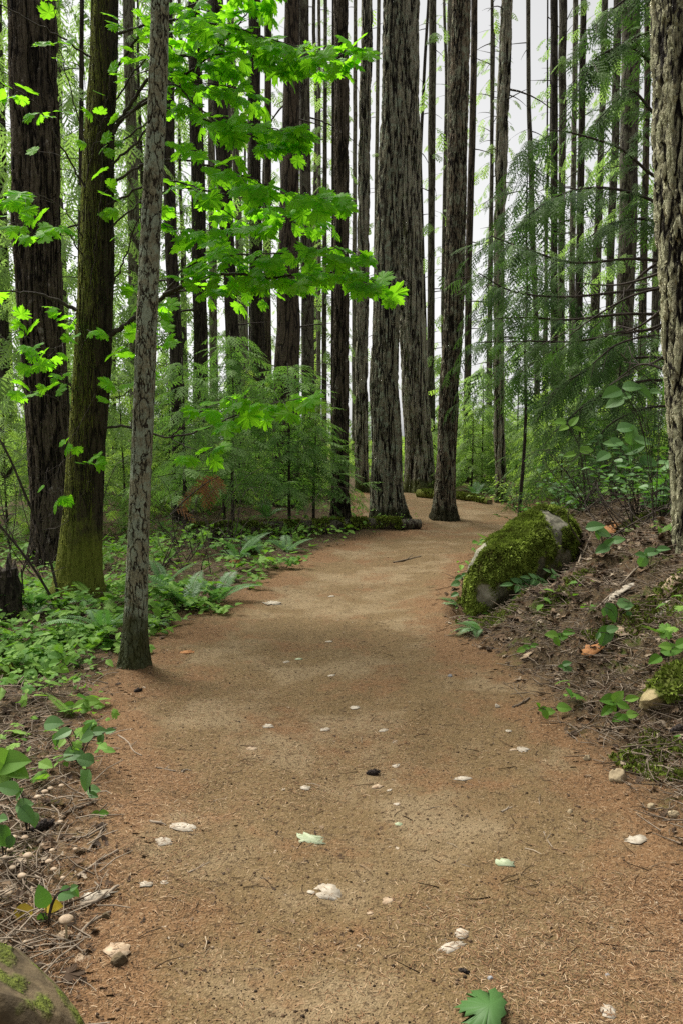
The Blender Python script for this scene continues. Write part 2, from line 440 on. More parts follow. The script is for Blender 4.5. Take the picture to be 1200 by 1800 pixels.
def height(x, y, sd=None):
    x, y = np.asarray(x, float).ravel(), np.asarray(y, float).ravel()
    if sd is None: sd = path_sd(x, y)
    out = np.clip(sd, 0, None)
    right = sstep(-0.3, 0.5, x - np.interp(y, CY, CX)) * (1 - sstep(10.2, 13.2, y))
    bank = 0.80 * sstep(-0.1, 1.75, out) + 0.10 * np.clip(out - 1.7, 0, 8)
    bank = bank * (0.35 + 0.65 * sstep(2.5, 5.2, y))
    z = right * bank
    left = 1 - right
    z = z + left * sstep(0, 0.5, out) * 0.05
    z = z - left * 0.25 * sstep(1.0, 5.0, out) * (1 - sstep(12, 20, y))
    z = z - 0.40 * np.exp(-(((x - 1.52) / 0.5) ** 2 + ((y - 6.88) / 0.42) ** 2)) * sstep(0, 0.2, out)
    k = sstep(-0.05, 0.6, sd)
    z = z + k * ((0.05 + 0.03 * right) * fbm(x * 1.3, y * 1.3, 3, 3) + (0.02 + 0.035 * right) * fbm(x * 6, y * 6, 5, 4)) + (0.014 * fbm(x * 1.1, y * 1.1, 9, 3) + 0.010 * fbm(x * 3.6, y * 3.0, 6, 2) + 0.006 * fbm(x * 9, y * 9, 1, 2))
    z = z + 0.03 * (1 - k) * sstep(-0.5, 0.05, sd)
    z = z - 0.30 * np.exp(-(((x - 2.05) / 0.42) ** 2 + ((y - 6.95) / 0.5) ** 2)) * right
    for bx, by, br, bh in BUMPS:
        z = z + bh * np.exp(-np.maximum(np.hypot(x - bx, y - by) - br, 0) / (0.35 * br + 0.06))
    far = np.hypot(x, y)
    return z + 0.25 * sstep(14, 40, far) * fbm(x * 0.12, y * 0.12, 2, 2)
def hz(x, y): return float(height([x], [y])[0])
def G(px, py):
    """where the ray through a pixel meets the terrain"""
    d = ray(px, py)
    t = np.concatenate([np.linspace(1.5, 12, 420), np.linspace(12.1, 70, 300)])
    P = np.array([0, 0, CAM_H])[None] + d[None] * t[:, None]
    g = height(P[:, 0], P[:, 1])
    k = np.argmax(P[:, 2] < g) if (P[:, 2] < g).any() else len(t) - 1
    p = P[k]
    return np.array([p[0], p[1], g[k]])

def axis(lo, hi, step, grow, far):
    a = list(np.arange(lo, hi, step))
    s = step
    while a[-1] < far:
        s *= grow
        a.append(a[-1] + s)
    return a
gx = axis(0, 3.6, 0.03, 1.09, 90)
gx = np.array([-v for v in gx[:0:-1]] + gx)
gy = axis(1.0, 9.5, 0.03, 1.045, 170)
gyb = axis(0, 0.2, 0.1, 1.25, 22)
gy = np.array([1.0 - v for v in gyb[:0:-1]] + gy)
NX, NY = len(gx), len(gy)
XX, YY = np.meshgrid(gx, gy)
XF, YF = XX.ravel(), YY.ravel()
SDF = path_sd(XF, YF)
ZF = height(XF, YF, SDF)
i_, j_ = np.meshgrid(np.arange(NY - 1), np.arange(NX - 1), indexing='ij')
QF = np.stack([i_ * NX + j_, i_ * NX + j_ + 1, (i_ + 1) * NX + j_ + 1, (i_ + 1) * NX + j_], -1).reshape(-1, 4)

def ground_mat(name, path):
    s = NT(name)
    co = s.n('TexCoord').outputs['Object']
    e = s.attr('rnd')                                   # distance to the path's edge, metres + 0.5
    n1 = s.noise(co, 1.6, 4.0, 0.6)
    n2 = s.noise(co, 9.0, 5.0, 0.7)
    n3 = s.noise(co, 80.0, 4.0, 0.75)
    n4 = s.noise(s.n('VectorMath', {0: co, 1: (1.0, 1.0, 1.0)}, operation='MULTIPLY').outputs[0], 260.0, 2.0, 0.7)
    vor = s.n('TexVoronoi', {'Vector': co, 'Scale': 130.0, 'Randomness': 1.0})
    dirt = s.mix(n2, (0.105, 0.072, 0.033), (0.195, 0.134, 0.060))
    lit = s.mix(n3, (0.085, 0.047, 0.021), (0.26, 0.145, 0.066))
    k = s.math('ADD', s.math('MULTIPLY', n1, 1.1), s.math('MULTIPLY', n2, 0.55))
    k = s.math('ADD', k, s.step(e, 0.0, 0.6, -0.12, 0.16))
    worn = s.step(s.noise(co, 0.9, 4.0, 0.65), 0.46, 0.6)
    dirt = s.mix(worn, dirt, s.mix(n2, (0.18, 0.135, 0.074), (0.275, 0.205, 0.115)))
    soil = s.mix(s.step(k, 0.70, 0.94), dirt, lit)
    soil = s.mix(s.math('MULTIPLY', s.step(n3, 0.45, 0.75), 0.5), soil, (0.30, 0.20, 0.115))
    soil = s.mix(s.math('MULTIPLY', s.step(n4, 0.55, 0.75), 0.45), soil, (0.05, 0.03, 0.018))
    sp1 = s.noise(co, 42.0, 3.0, 0.7)
    sp2 = s.noise(s.n('VectorMath', {0: co, 1: (17.0, 5.0, 3.0)}, operation='ADD').outputs[0], 75.0, 3.0, 0.7)
    soil = s.mix(s.math('MULTIPLY', s.step(sp1, 0.53, 0.64), 0.75), soil, (0.06, 0.038, 0.019))
    soil = s.mix(s.math('MULTIPLY', s.step(sp2, 0.56, 0.68), 0.6), soil, (0.36, 0.265, 0.16))
    duff = s.mix(s.step(n3, 0.3, 0.7), (0.016, 0.012, 0.007), (0.118, 0.085, 0.044))
    duff = s.mix(s.math('MULTIPLY', s.step(n4, 0.5, 0.7), 0.6), duff, (0.27, 0.195, 0.115))
    duff = s.mix(s.math('MULTIPLY', s.step(s.noise(co, 31.0, 4.0, 0.7), 0.52, 0.68), 0.7), duff, (0.14, 0.072, 0.035))
    gm = s.mix(n3, (0.025, 0.038, 0.006), (0.09, 0.12, 0.02))
    duff = s.mix(s.step(s.noise(co, 2.3, 5.0, 0.7), 0.54, 0.64), duff, gm)
    f = s.step(s.math('ADD', e, s.math('MULTIPLY', s.math('SUBTRACT', n2, 0.5), 0.5)), 0.5, 0.85)
    col = s.mix(f, soil, duff)
    h = s.math('ADD', s.math('MULTIPLY', n3, 0.7), s.math('MULTIPLY', vor.outputs['Distance'], 0.5))
    h = s.math('ADD', h, s.math('MULTIPLY', n4, 0.4))
    return s.done(s.bsdf(col, 0.92, 0.15, s.bump(h, 0.9, 0.012)))
M['ground'] = ground_mat('forest_floor_soil', False)
g = Geo()
g.add(np.stack([XF, YF, ZF], 1), QF, None, np.clip(SDF + 0.5, 0, 2))
tag(g.obj('forest_floor', M['ground']), kind='structure')
jit = SDF + 0.10 * fbm(XF * 3.1, YF * 3.1, 4, 3)
keep = (jit[QF] < 0.0).all(1)
used = np.unique(QF[keep])
remap = np.full(len(XF), -1)
remap[used] = np.arange(len(used))
g = Geo()
g.add(np.stack([XF, YF, ZF + 0.005], 1)[used], remap[QF[keep]], None, np.clip(SDF[used] + 0.5, 0, 2))
tag(g.obj('path', M['ground']), kind='structure')

# ------------------------------------------------------------------ leaf and frond shapes
def fan(outline, centre, zf):
    o = np.asarray(outline, float)
    V = np.vstack([[*centre, 0], np.c_[o, np.zeros(len(o))]])
    V[:, 2] = zf(V[:, 0], V[:, 1])
    n = len(o)
    T = np.array([(0, 1 + q, 1 + (q + 1) % n) for q in range(n)])
    return V, np.zeros((0, 4), np.int64), T
_half = [(0.0, 1.0), (0.05, 0.86), (0.15, 0.84), (0.14, 0.74), (0.26, 0.74), (0.20, 0.60), (0.23, 0.52), (0.33, 0.60), (0.40, 0.78), (0.43, 0.66), (0.58, 0.70), (0.52, 0.56), (0.62, 0.49),
         (0.50, 0.42), (0.47, 0.34), (0.58, 0.34), (0.70, 0.22), (0.53, 0.17), (0.50, 0.04), (0.30, 0.08), (0.14, -0.03), (0.02, 0.02)]
def maple_leaf(seed, droop):
    rg = np.random.default_rng(seed)
    L = [(x * rg.uniform(0.9, 1.1), y * rg.uniform(0.95, 1.05)) for x, y in _half]
    Rr = [(-x * rg.uniform(0.9, 1.1), y * rg.uniform(0.95, 1.05)) for x, y in _half[::-1]]
    o = L + Rr[:-1]
    ph = rg.uniform(0, 6)
    V, Q, T = fan(o, (0, 0.3), lambda x, y: -droop * ((x * 1.2) ** 2 + (y - 0.3) ** 2) + 0.10 * np.abs(x) + 0.03 * np.sin(9 * x + ph))
    return V[:, [1, 0, 2]] * np.array([1, -1, 1]), Q, T        # x: base to tip
MAPLE = [maple_leaf(q, d) for q, d in enumerate((0.10, 0.30, 0.50, 0.20))]
def oval_leaf(w, droop, fold, n=5, point=0.75):
    x = np.linspace(0, 1, n + 1)
    hw = w * np.sin(np.pi * x ** point) ** 0.8
    hw[0] = hw[-1] = 0.004
    z = -droop * x ** 2
    V = np.concatenate([np.stack([x, -hw, z + fold * hw], 1), np.stack([x, 0 * x, z], 1), np.stack([x, hw, z + fold * hw], 1)])
    m = n + 1
    Q = [(q, q + 1, m + q + 1, m + q) for q in range(n)] + [(m + q, m + q + 1, 2 * m + q + 1, 2 * m + q) for q in range(n)]
    return V, np.array(Q), np.zeros((0, 3), np.int64)
SALAL = [oval_leaf(0.33, 0.15, 0.25, 6), oval_leaf(0.38, 0.3, 0.15, 6), oval_leaf(0.28, 0.05, 0.4, 6)]
OVAL = [oval_leaf(0.27, 0.2, 0.3, 3), oval_leaf(0.34, 0.1, 0.2, 3)]
def merge_proto(parts):
    V, Q, T, n = [], [], [], 0
    for v, q, t in parts:
        V.append(v)
        if len(q): Q.append(q + n)
        if len(t): T.append(t + n)
        n += len(v)
    return np.concatenate(V), (np.concatenate(Q) if Q else np.zeros((0, 4), np.int64)), (np.concatenate(T) if T else np.zeros((0, 3), np.int64))
def moved(p, pos, d, n, s):
    V, Q, T = p
    return (V @ frames(d, n)[0]) * s + np.asarray(pos), Q, T
DIAMOND = (np.array([[0, 0, 0], [0.45, -0.28, 0.02], [1, 0, -0.05], [0.45, 0.28, 0.02]]), np.array([[0, 1, 2, 3]]), np.zeros((0, 3), np.int64))
STRIP = (np.array([[0, -0.5, 0], [1, -0.15, 0], [1, 0.15, 0], [0, 0.5, 0]]), np.array([[0, 1, 2, 3]]), np.zeros((0, 3), np.int64))
def stripp(p0, p1, w0, w1):
    p0, p1 = np.asarray(p0, float), np.asarray(p1, float)
    d = norm(p1 - p0)
    sdv = np.array([-d[1], d[0], 0])
    return np.array([p0 - sdv * w0, p1 - sdv * w1, p1 + sdv * w1, p0 + sdv * w0]), np.array([[0, 1, 2, 3]]), np.zeros((0, 3), np.int64)
def frond(pairs, leaflets, seed, twig=0.42, droop=0.35, lw=0.018, ll=0.075, spread=52):
    """flat fern-like conifer spray along +x, length 1"""
    rg = np.random.default_rng(seed)
    parts = [stripp((0, 0, 0), (0.5, 0, 0), 0.012, 0.01), stripp((0.5, 0, 0), (1, 0, 0), 0.010, 0.006)]
    for q in range(pairs):
        for sgn in (-1, 1):
            x = (q + 0.3 + 0.25 * sgn) / pairs * 0.96
            l = twig * (math.sin(math.pi * min(1, (x * 0.85 + 0.22))) ** 0.8) * rg.uniform(0.75, 1.15)
            a = R(spread + rg.uniform(-10, 10)) * sgn
            d = np.array([math.cos(a), math.sin(a), 0])
            p0 = np.array([x, 0, 0])
            m = max(1, int(round(leaflets * l / twig)))
            parts.append(stripp(p0, p0 + d * l, lw, lw * 0.5))
            for e in range(m):
                for s2 in (-1, 1):
                    t = (e + 0.6) / m
                    b = a + s2 * R(42 + rg.uniform(-8, 8))
                    dd = np.array([math.cos(b), math.sin(b), rg.uniform(-0.3, 0.1)])
                    parts.append(moved(DIAMOND, p0 + d * l * t, dd, (rg.uniform(-.3, .3), rg.uniform(-.3, .3), 1), ll * (1.15 - 0.6 * t) * rg.uniform(0.8, 1.2)))
    V, Q, T = merge_proto(parts)
    r = np.hypot(V[:, 0], V[:, 1] * 1.6)
    V = V.copy()
    V[:, 2] -= droop * r ** 2
    return V, Q, T
CEDAR_F = [frond(7, 5, 1, 0.36, 0.40, 0.016, 0.055, 48), frond(6, 5, 2, 0.42, 0.55, 0.017, 0.06, 46), frond(7, 5, 3, 0.32, 0.3, 0.016, 0.055, 50)]
CEDAR_M = [frond(6, 4, 4, 0.34, 0.5, 0.018, 0.06, 44), frond(5, 4, 5, 0.38, 0.3, 0.02, 0.065, 46)]
COARSE = [frond(6, 1, 6, 0.36, 0.35, 0.034, 0.13), frond(5, 1, 7, 0.42, 0.55, 0.036, 0.15)]

def conifer(gl, gw, zs, length, nbr, protos, size, spacing, droop, rise, seed, axisf=None, az=None, rw=0.012, upturn=0.0, hang=0.35, bare=0.12):
    """branches between zs[0] and zs[1]; length(t) gives the branch length from bottom (0) to top (1)"""
    rg = np.random.default_rng(seed)
    pos, dd, nn, sc, rn, which = [], [], [], [], [], []
    for b in range(nbr):
        t = (b + rg.uniform(0, 1)) / nbr
        z = zs[0] + (zs[1] - zs[0]) * t
        L = length(t) * rg.uniform(0.7, 1.15)
        a = az(rg) if az else b * 2.399 + rg.uniform(-0.5, 0.5)
        h = np.array([math.cos(a), math.sin(a), 0])
        side = np.array([-h[1], h[0], 0])
        bx, by = axisf(z) if axisf else (0, 0)
        k = max(4, int(L / 0.12))
        u = np.linspace(0, 1, k)
        P = np.array([bx, by, z])[None] + h[None] * (u * L)[:, None]
        P[:, 2] += rise * L * u - droop * L * u ** 1.7 + upturn * L * u ** 4
        P += side[None] * (0.08 * L * np.sin(u * 3 + rg.uniform(0, 6)) * u)[:, None]
        gw.tube(P, rw * (0.35 + 0.25 * L) * (1.05 - u), 3, False)
        tang = norm(np.gradient(P, axis=0))
        m = max(3, int(L / spacing))
        for q in range(m):
            v = bare + (1 - bare) * (q + rg.uniform(0, 0.8)) / m
            v = min(v, 0.99)
            i = v * (k - 1)
            i0 = int(i)
            p = P[i0] + (P[min(i0 + 1, k - 1)] - P[i0]) * (i - i0)
            tg = tang[i0]
            sg = 1 if q % 2 else -1
            d = tg * rg.uniform(0.6, 1.1) + side * sg * rg.uniform(0.5, 1.0) * (1.1 - v * 0.6) + np.array([0, 0, -hang * rg.uniform(0.3, 1.5)])
            pos.append(p); dd.append(d)
            nn.append([rg.normal(0, 0.25), rg.normal(0, 0.25), 1])
            sc.append(size * rg.uniform(0.6, 1.15) * (1.1 - 0.35 * v))
            rn.append(rg.uniform(0, 1)); which.append(rg.integers(len(protos)))
        pos.append(P[-2]); dd.append(tang[-2]); nn.append([0, 0.1, 1]); sc.append(size * 0.9); rn.append(rg.uniform(0.3, 1)); which.append(rg.integers(len(protos)))
    pos, dd, nn, sc, rn, which = map(np.array, (pos, dd, nn, sc, rn, which))
    fr = frames(dd, nn)
    for w in range(len(protos)):
        q = which == w
        gl.place(protos[w], pos[q], fr[q], sc[q], rn[q])
# ------------------------------------------------------------------ trunks
TREES = {}
def trunk_axis(pts, Y, base_py=None):
    """pixel control points (px, py, width px) at distance Y -> arrays z, x, y, radius (local to the base)"""
    pts = sorted(pts, key=lambda p: -p[1])
    P = np.array([W(px, py, Y) for px, py, w in pts])
    r = np.array([w * 0.94 * mpp(px, py, Y) / 2 for px, py, w in pts])
    return P, r
def tree(name, label, cat, Y, pts, mat, group=None, seed=0, sides=24, dz=0.12, flare=0.35, lobes=0.05, top_py=-260, dead=0, dead_z=(0, 1), root=0.0):
    P, r = trunk_axis(pts, Y)
    # continue the trunk above the frame
    d = (P[-1] - P[-2]) / max(1e-6, P[-1][2] - P[-2][2])
    if len(P) > 2: d = 0.5 * d + 0.5 * (P[-1] - P[0]) / (P[-1][2] - P[0][2])
    ztop = W(600, top_py, Y)[2]
    if ztop > P[-1][2] + 0.3:
        P = np.vstack([P, P[-1] + d * (ztop - P[-1][2])])
        r = np.append(r, r[-1] * 0.93)
    bx, by = P[0][0], P[0][1]
    bz = hz(bx, by)
    if P[0][2] > bz:                                   # carry it down to the ground
        dd = (P[1] - P[0]) / (P[1][2] - P[0][2])
        P = np.vstack([P[0] - dd * (P[0][2] - bz), P])
        r = np.insert(r, 0, r[0])
        bx = P[0][0]
    bz = hz(bx, by)
    o = thing(name, label, cat, (bx, by, bz), 0, group)
    zz = np.arange(bz - 0.25, P[-1][2], dz)
    k = max(3, int(0.5 / dz))
    ker = np.hanning(k * 2 + 1); ker /= ker.sum()
    def sm(v):
        q = np.interp(zz, P[:, 2], v)
        return np.convolve(np.pad(q, k, mode='edge'), ker, 'valid')
    sx, sr = sm(P[:, 0]), sm(r)
    rg = np.random.default_rng(seed + 100)
    cx = sx + 0.12 * sr * fbm(zz * 0.8, seed + 0.5, 0, 2)
    cy = np.full(len(zz), by) + 0.12 * sr * fbm(zz * 0.8, seed + 9.5, 0, 2)
    a = np.arange(sides) * 2 * math.pi / sides
    hgt = np.clip(zz - bz, 0, None)[:, None]
    lob = 0.5 + 0.5 * vnoise(np.cos(a) * 1.6 + 20, np.sin(a) * 1.6 + seed)
    fl = 1 + flare * np.exp(-hgt / (0.14 + 0.5 * sr[:1].mean())) * (0.35 + 0.95 * lob[None])
    rad = sr[:, None] * fl * (1 + lobes * vnoise(np.cos(a)[None] * 1.3 + seed, np.sin(a)[None] * 1.3, zz[:, None] * 0.45) + 0.5 * lobes * vnoise(np.cos(a)[None] * 3 + seed, np.sin(a)[None] * 3, zz[:, None] * 1.5))
    V = np.stack([cx[:, None] + rad * np.cos(a)[None] - bx, cy[:, None] + rad * np.sin(a)[None] - by, np.broadcast_to(zz[:, None], rad.shape) - bz], -1)
    n = len(zz)
    i, j = np.meshgrid(np.arange(n - 1), np.arange(sides), indexing='ij')
    j2 = (j + 1) % sides
    Q = np.stack([i * sides + j, i * sides + j2, (i + 1) * sides + j2, (i + 1) * sides + j], -1).reshape(-1, 4)
    g = Geo()
    g.add(V.reshape(-1, 3), Q, [((n - 1) * sides, (n - 1) * sides + q, (n - 1) * sides + q + 1) for q in range(1, sides - 1)])
    g.obj('trunk', M[mat], o)
    ax = lambda z: (float(np.interp(z + bz, zz, cx)) - bx, float(np.interp(z + bz, zz, cy)) - by)
    rr = lambda z: float(np.interp(z + bz, zz, sr))
    H = zz[-1] - bz
    if dead:
        for q in range(dead):
            z = H * rg.uniform(*dead_z)
            an = rg.uniform(0, 2 * math.pi)
            L = rg.uniform(0.15, 0.9) * (1.0 if rg.random() < 0.75 else 1.8)
            u = np.linspace(0, 1, 6)
            h = np.array([math.cos(an), math.sin(an), 0])
            x0, y0 = ax(z)
            Pq = np.array([x0, y0, z])[None] + h[None] * (rr(z) * 0.8 + L * u)[:, None]
            Pq[:, 2] += rg.uniform(-0.1, 0.25) * L * u - rg.uniform(0.0, 0.5) * L * u ** 2
            gd = Geo()
            gd.tube(Pq, 0.010 * (1.15 - u) * (0.6 + L) + 0.002, 4, False)
            gd.obj('branch', M['wood'], o)
    t = dict(o=o, ax=ax, rr=rr, H=H, base=np.array([bx, by, bz]), Y=Y)
    return t
def crown(t, zs, length, nbr, protos, size, spacing, droop, rise, seed, leaf, **kw):
    gl, gw = Geo(), Geo()
    conifer(gl, gw, zs, length, nbr, protos, size, spacing, droop, rise, seed, t['ax'], **kw)
    crown_obj(gl, gw, leaf, t['o'])

BG = 'tall conifer trunks of the forest'
# ---- the trunks that stand round the path
t1 = tree('fir_tree', 'massive dark furrowed fir trunk just behind the mossy maple', 'tree', 9.6,
     [(56, -20, 82), (60, 200, 83), (66, 400, 84), (78, 600, 78), (90, 780, 74), (97, 900, 78), (100, 985, 84)], 'fir_dark', BG, 1, 200, 0.022, 0.35, 0.09)
t2 = tree('maple_tree', 'mossy green maple trunk with spreading leafy limbs over the path', 'tree', 7.3,
     [(184, -20, 46), (180, 150, 52), (174, 300, 57), (171, 450, 60), (166, 600, 62), (155, 750, 62), (148, 900, 66), (140, 1000, 72), (138, 1062, 80)], 'maple', None, 2, 160, 0.018, 0.4, 0.10)
t3 = tree('fir_tree', 'slim young fir leaning slightly, its base on the path edge', 'tree', 5.15,
     [(281, -20, 31), (277, 150, 33), (270, 300, 35), (262, 500, 36), (255, 650, 37), (249, 800, 36), (243, 950, 37), (239, 1080, 38), (234, 1185, 41)], 'young', BG, 3, 150, 0.011, 0.6, 0.08)
t4 = tree('fir_tree', 'stout grey fir standing beside the end of the mossy log', 'tree', 14.2,
     [(693, -20, 36), (689, 150, 40), (684, 300, 43), (680, 450, 46), (678, 600, 49), (677, 750, 53), (679, 860, 57), (681, 915, 60)], 'fir', BG, 4, 180, 0.028, 0.5, 0.08)
t5 = tree('fir_tree', 'broad fir with fluted mossy base, half hidden by the stout grey fir', 'tree', 21.0,
     [(716, -20, 38), (716, 200, 42), (719, 400, 45), (723, 550, 45), (728, 650, 46), (733, 760, 48), (737, 860, 52)], 'fir_wide', BG, 5, 160, 0.04, 0.5, 0.12)
t6 = tree('fir_tree', 'dark leaning fir standing alone in the bend of the path', 'tree', 14.5,
     [(810, -20, 32), (806, 150, 34), (803, 300, 35), (798, 450, 35), (794, 600, 35), (788, 720, 35), (783, 820, 35), (778, 912, 39)], 'fir_brown', BG, 6, 150, 0.03, 0.7, 0.09)
t7 = tree('fir_tree', 'slim dark fir growing behind the mossy log beside the young cedars', 'tree', 13.7,
     [(600, -20, 23), (600, 200, 24), (600, 400, 25), (600, 600, 26), (599, 750, 27), (598, 850, 28), (597, 918, 31)], 'fir_dark', BG, 7, 130, 0.03, 0.5, 0.08)
t8 = tree('fir_tree', 'straight grey trunk between the slim dark fir and the stout grey fir', 'tree', 21.0,
     [(645, -20, 18), (641, 200, 19), (637, 400, 20), (636, 600, 21), (635, 760, 22), (634, 866, 24)], 'fir_wide', BG, 8, 100, 0.05, 0.15, 0.06)
t9 = tree('fir_tree', 'dark topped trunk with pale lower bark and blackened base, beyond the bend', 'tree', 17.9,
     [(889, -20, 19), (885, 150, 20), (879, 300, 19), (876, 420, 18), (875, 600, 17), (876, 750, 17), (879, 850, 18), (880, 884, 21)], 'fir_wide', BG, 9, 100, 0.04, 0.25, 0.06, dead=30, dead_z=(0.2, 1))
t10 = tree('fir_tree', 'pale flaky barked fir rooted on top of the bank', 'tree', 5.6,
     [(1206, -20, 116), (1208, 200, 112), (1213, 400, 108), (1218, 600, 102), (1224, 800, 92), (1232, 980, 88)], 'plate', BG, 10, 220, 0.014, 0.15, 0.05)

# ---- the forest behind: (label, Y, points, bark, dead twigs)
FOREST = [
 ('thick reddish trunk rising behind the young cedars', 16.5, [(514, 0, 27), (511, 300, 32), (507, 500, 40), (505, 640, 46), (503, 880, 50)], 'far_red', 10),
 ('greyish trunk pressed close beside the thick reddish trunk', 20, [(533, 0, 20), (536, 300, 21), (540, 500, 23), (542, 640, 24), (545, 870, 27)], 'far_grey', 10),
 ('dark trunk crossed by the maple leaves, with a white gap of sky at its base', 18, [(341, 0, 22), (344, 150, 25), (349, 350, 25), (353, 600, 26), (356, 880, 30)], 'far_dark', 8),
 ('thin pale trunk next to the dark trunk behind the maple leaves', 25, [(370, 0, 12), (373, 300, 14), (376, 600, 15), (378, 860, 18)], 'far_pale', 8),
 ('strongly leaning dark trunk behind the dangling maple branch', 17.5, [(381, 0, 24), (386, 150, 28), (395, 330, 27), (404, 480, 24), (411, 620, 26), (420, 880, 30)], 'far_dark', 6),
 ('pale trunk touching the strongly leaning dark trunk', 23, [(416, 300, 13), (424, 500, 15), (431, 640, 17), (436, 870, 20)], 'far_pale', 4),
 ('dark trunk wearing a clump of green boughs partway up', 20, [(448, 0, 22), (447, 200, 23), (450, 420, 25), (453, 600, 27), (456, 880, 31)], 'far_dark', 10),
 ('narrow trunk between the bough clad trunk and the reddish trunk', 26, [(472, 0, 12), (471, 300, 13), (470, 600, 15), (470, 860, 18)], 'far_red', 10),
 ('dark trunk seen just beside the slim young fir', 15, [(293, -20, 22), (297, 250, 22), (302, 450, 23), (311, 640, 25), (318, 890, 28)], 'far_dark', 6),
 ('faded grey trunk between the maple and the slim young fir', 19, [(224, -20, 18), (230, 200, 20), (236, 400, 22), (240, 620, 24), (245, 880, 26)], 'far_pale', 10),
 ('paired thin trunk with whiskery twigs next to the slim dark fir', 30, [(572, 0, 7), (571, 300, 8), (570, 600, 9), (570, 850, 11)], 'far_grey', 24),
 ('needle thin trunk in the gap behind the maple branch tips', 34, [(561, 0, 6), (561, 400, 7), (560, 850, 9)], 'far_pale', 18),
 ('very thin dark stem almost hidden by the slim dark fir', 28, [(586, 0, 6), (585, 500, 6), (585, 850, 9)], 'far_dark', 8),
 ('thin grey trunk in the bright gap beside the broad fluted fir', 27, [(760, -20, 14), (758, 250, 14), (757, 450, 13), (757, 640, 14), (757, 850, 17)], 'far_grey', 22),
 ('wavering dark stem slanting beside the thin grey trunk', 29, [(752, 0, 5), (745, 120, 6), (738, 280, 6), (744, 480, 5), (748, 600, 5), (748, 840, 7)], 'far_dark', 14),
 ('blurred thin trunk peeping out behind the dark leaning fir', 33, [(791, 0, 11), (789, 300, 11), (788, 840, 14)], 'far_pale', 14),
 ('slender trunk hugging the far side of the dark leaning fir', 24, [(833, 0, 12), (829, 250, 13), (823, 450, 13), (821, 640, 13), (820, 870, 15)], 'far_red', 10),
 ('whiskery thin stem in the sky gap before the dark topped trunk', 34, [(864, -20, 6), (863, 300, 7), (861, 600, 7), (860, 840, 8)], 'far_grey', 60),
 ('bluish crooked thin stem alone in the widest sky gap', 23, [(927, -20, 8), (928, 180, 8), (931, 260, 10), (934, 380, 10), (941, 560, 10), (945, 870, 12)], 'far_grey', 14),
 ('hair thin dead stem between the crooked stem and the twin trunks', 30, [(961, 200, 3), (960, 500, 4), (960, 840, 6)], 'far_dark', 18),
 ('darker of the twin trunks right beside the wide sky gap', 25, [(973, -20, 14), (973, 250, 13), (973, 450, 13), (974, 860, 16)], 'far_dark', 16),
 ('paler twin trunk partly covered by hanging green sprays', 28, [(989, -20, 16), (987, 300, 13), (985, 500, 13), (985, 860, 16)], 'far_grey', 24),
 ('thin mottled trunk leaning against the pale sky past the twins', 26, [(1011, -20, 10), (1008, 250, 10), (1005, 450, 11), (1003, 860, 13)], 'far_pale', 20),
 ('dark banded trunk parallel to the thin mottled trunk', 25, [(1025, -20, 11), (1021, 250, 12), (1018, 450, 14), (1014, 640, 15), (1011, 870, 17)], 'far_dark', 24),
 ('green tinted trunk leaning behind the cedar branches', 29, [(1063, -20, 12), (1057, 200, 11), (1048, 420, 12), (1040, 600, 12), (1034, 860, 14)], 'far_grey', 16),
 ('medium trunk just before the large grey trunk behind the cedar', 24, [(1085, -20, 15), (1080, 250, 14), (1072, 450, 14), (1068, 640, 15), (1064, 860, 17)], 'far_grey', 10),
 ('large grey trunk rising behind the cedar branches', 20, [(1110, -20, 33), (1105, 250, 32), (1100, 450, 32), (1097, 620, 33), (1094, 880, 37)], 'far_grey', 10),
 ('slim trunk between the large grey trunk and the flaky fir', 23, [(1139, -20, 12), (1135, 250, 12), (1129, 500, 14), (1125, 870, 17)], 'far_red', 10),
 ('short leaning trunk deep among the cedar boughs', 27, [(1158, 300, 11), (1150, 500, 12), (1144, 860, 15)], 'far_grey', 8),
 ('thin trunk far off, between the straight grey trunk and the stout fir', 36, [(665, -20, 7), (661, 300, 7), (657, 840, 10)], 'far_pale', 14),
 ('thin pale trunk tucked behind the straight grey trunk', 33, [(624, -20, 7), (623, 300, 8), (622, 840, 10)], 'far_pale', 14),
 ('dark thin trunk standing close behind the mossy maple', 13, [(144, 100, 8), (143, 300, 9), (142, 500, 10), (140, 900, 13)], 'far_dark', 8),
 ('shaded trunk visible past the massive dark fir', 20, [(-4, 0, 16), (4, 300, 17), (8, 600, 18), (12, 880, 22)], 'far_dark', 8),
]
FT = []
for q, (lab, Y, pts, bm, dead) in enumerate(FOREST):
    FT.append(tree('fir_tree', lab, 'tree', Y, pts, bm, BG, 40 + q, 20 if Y < 22 else 12, 0.12, 0.22, 0.06, dead=dead, dead_z=(0.15, 1)))

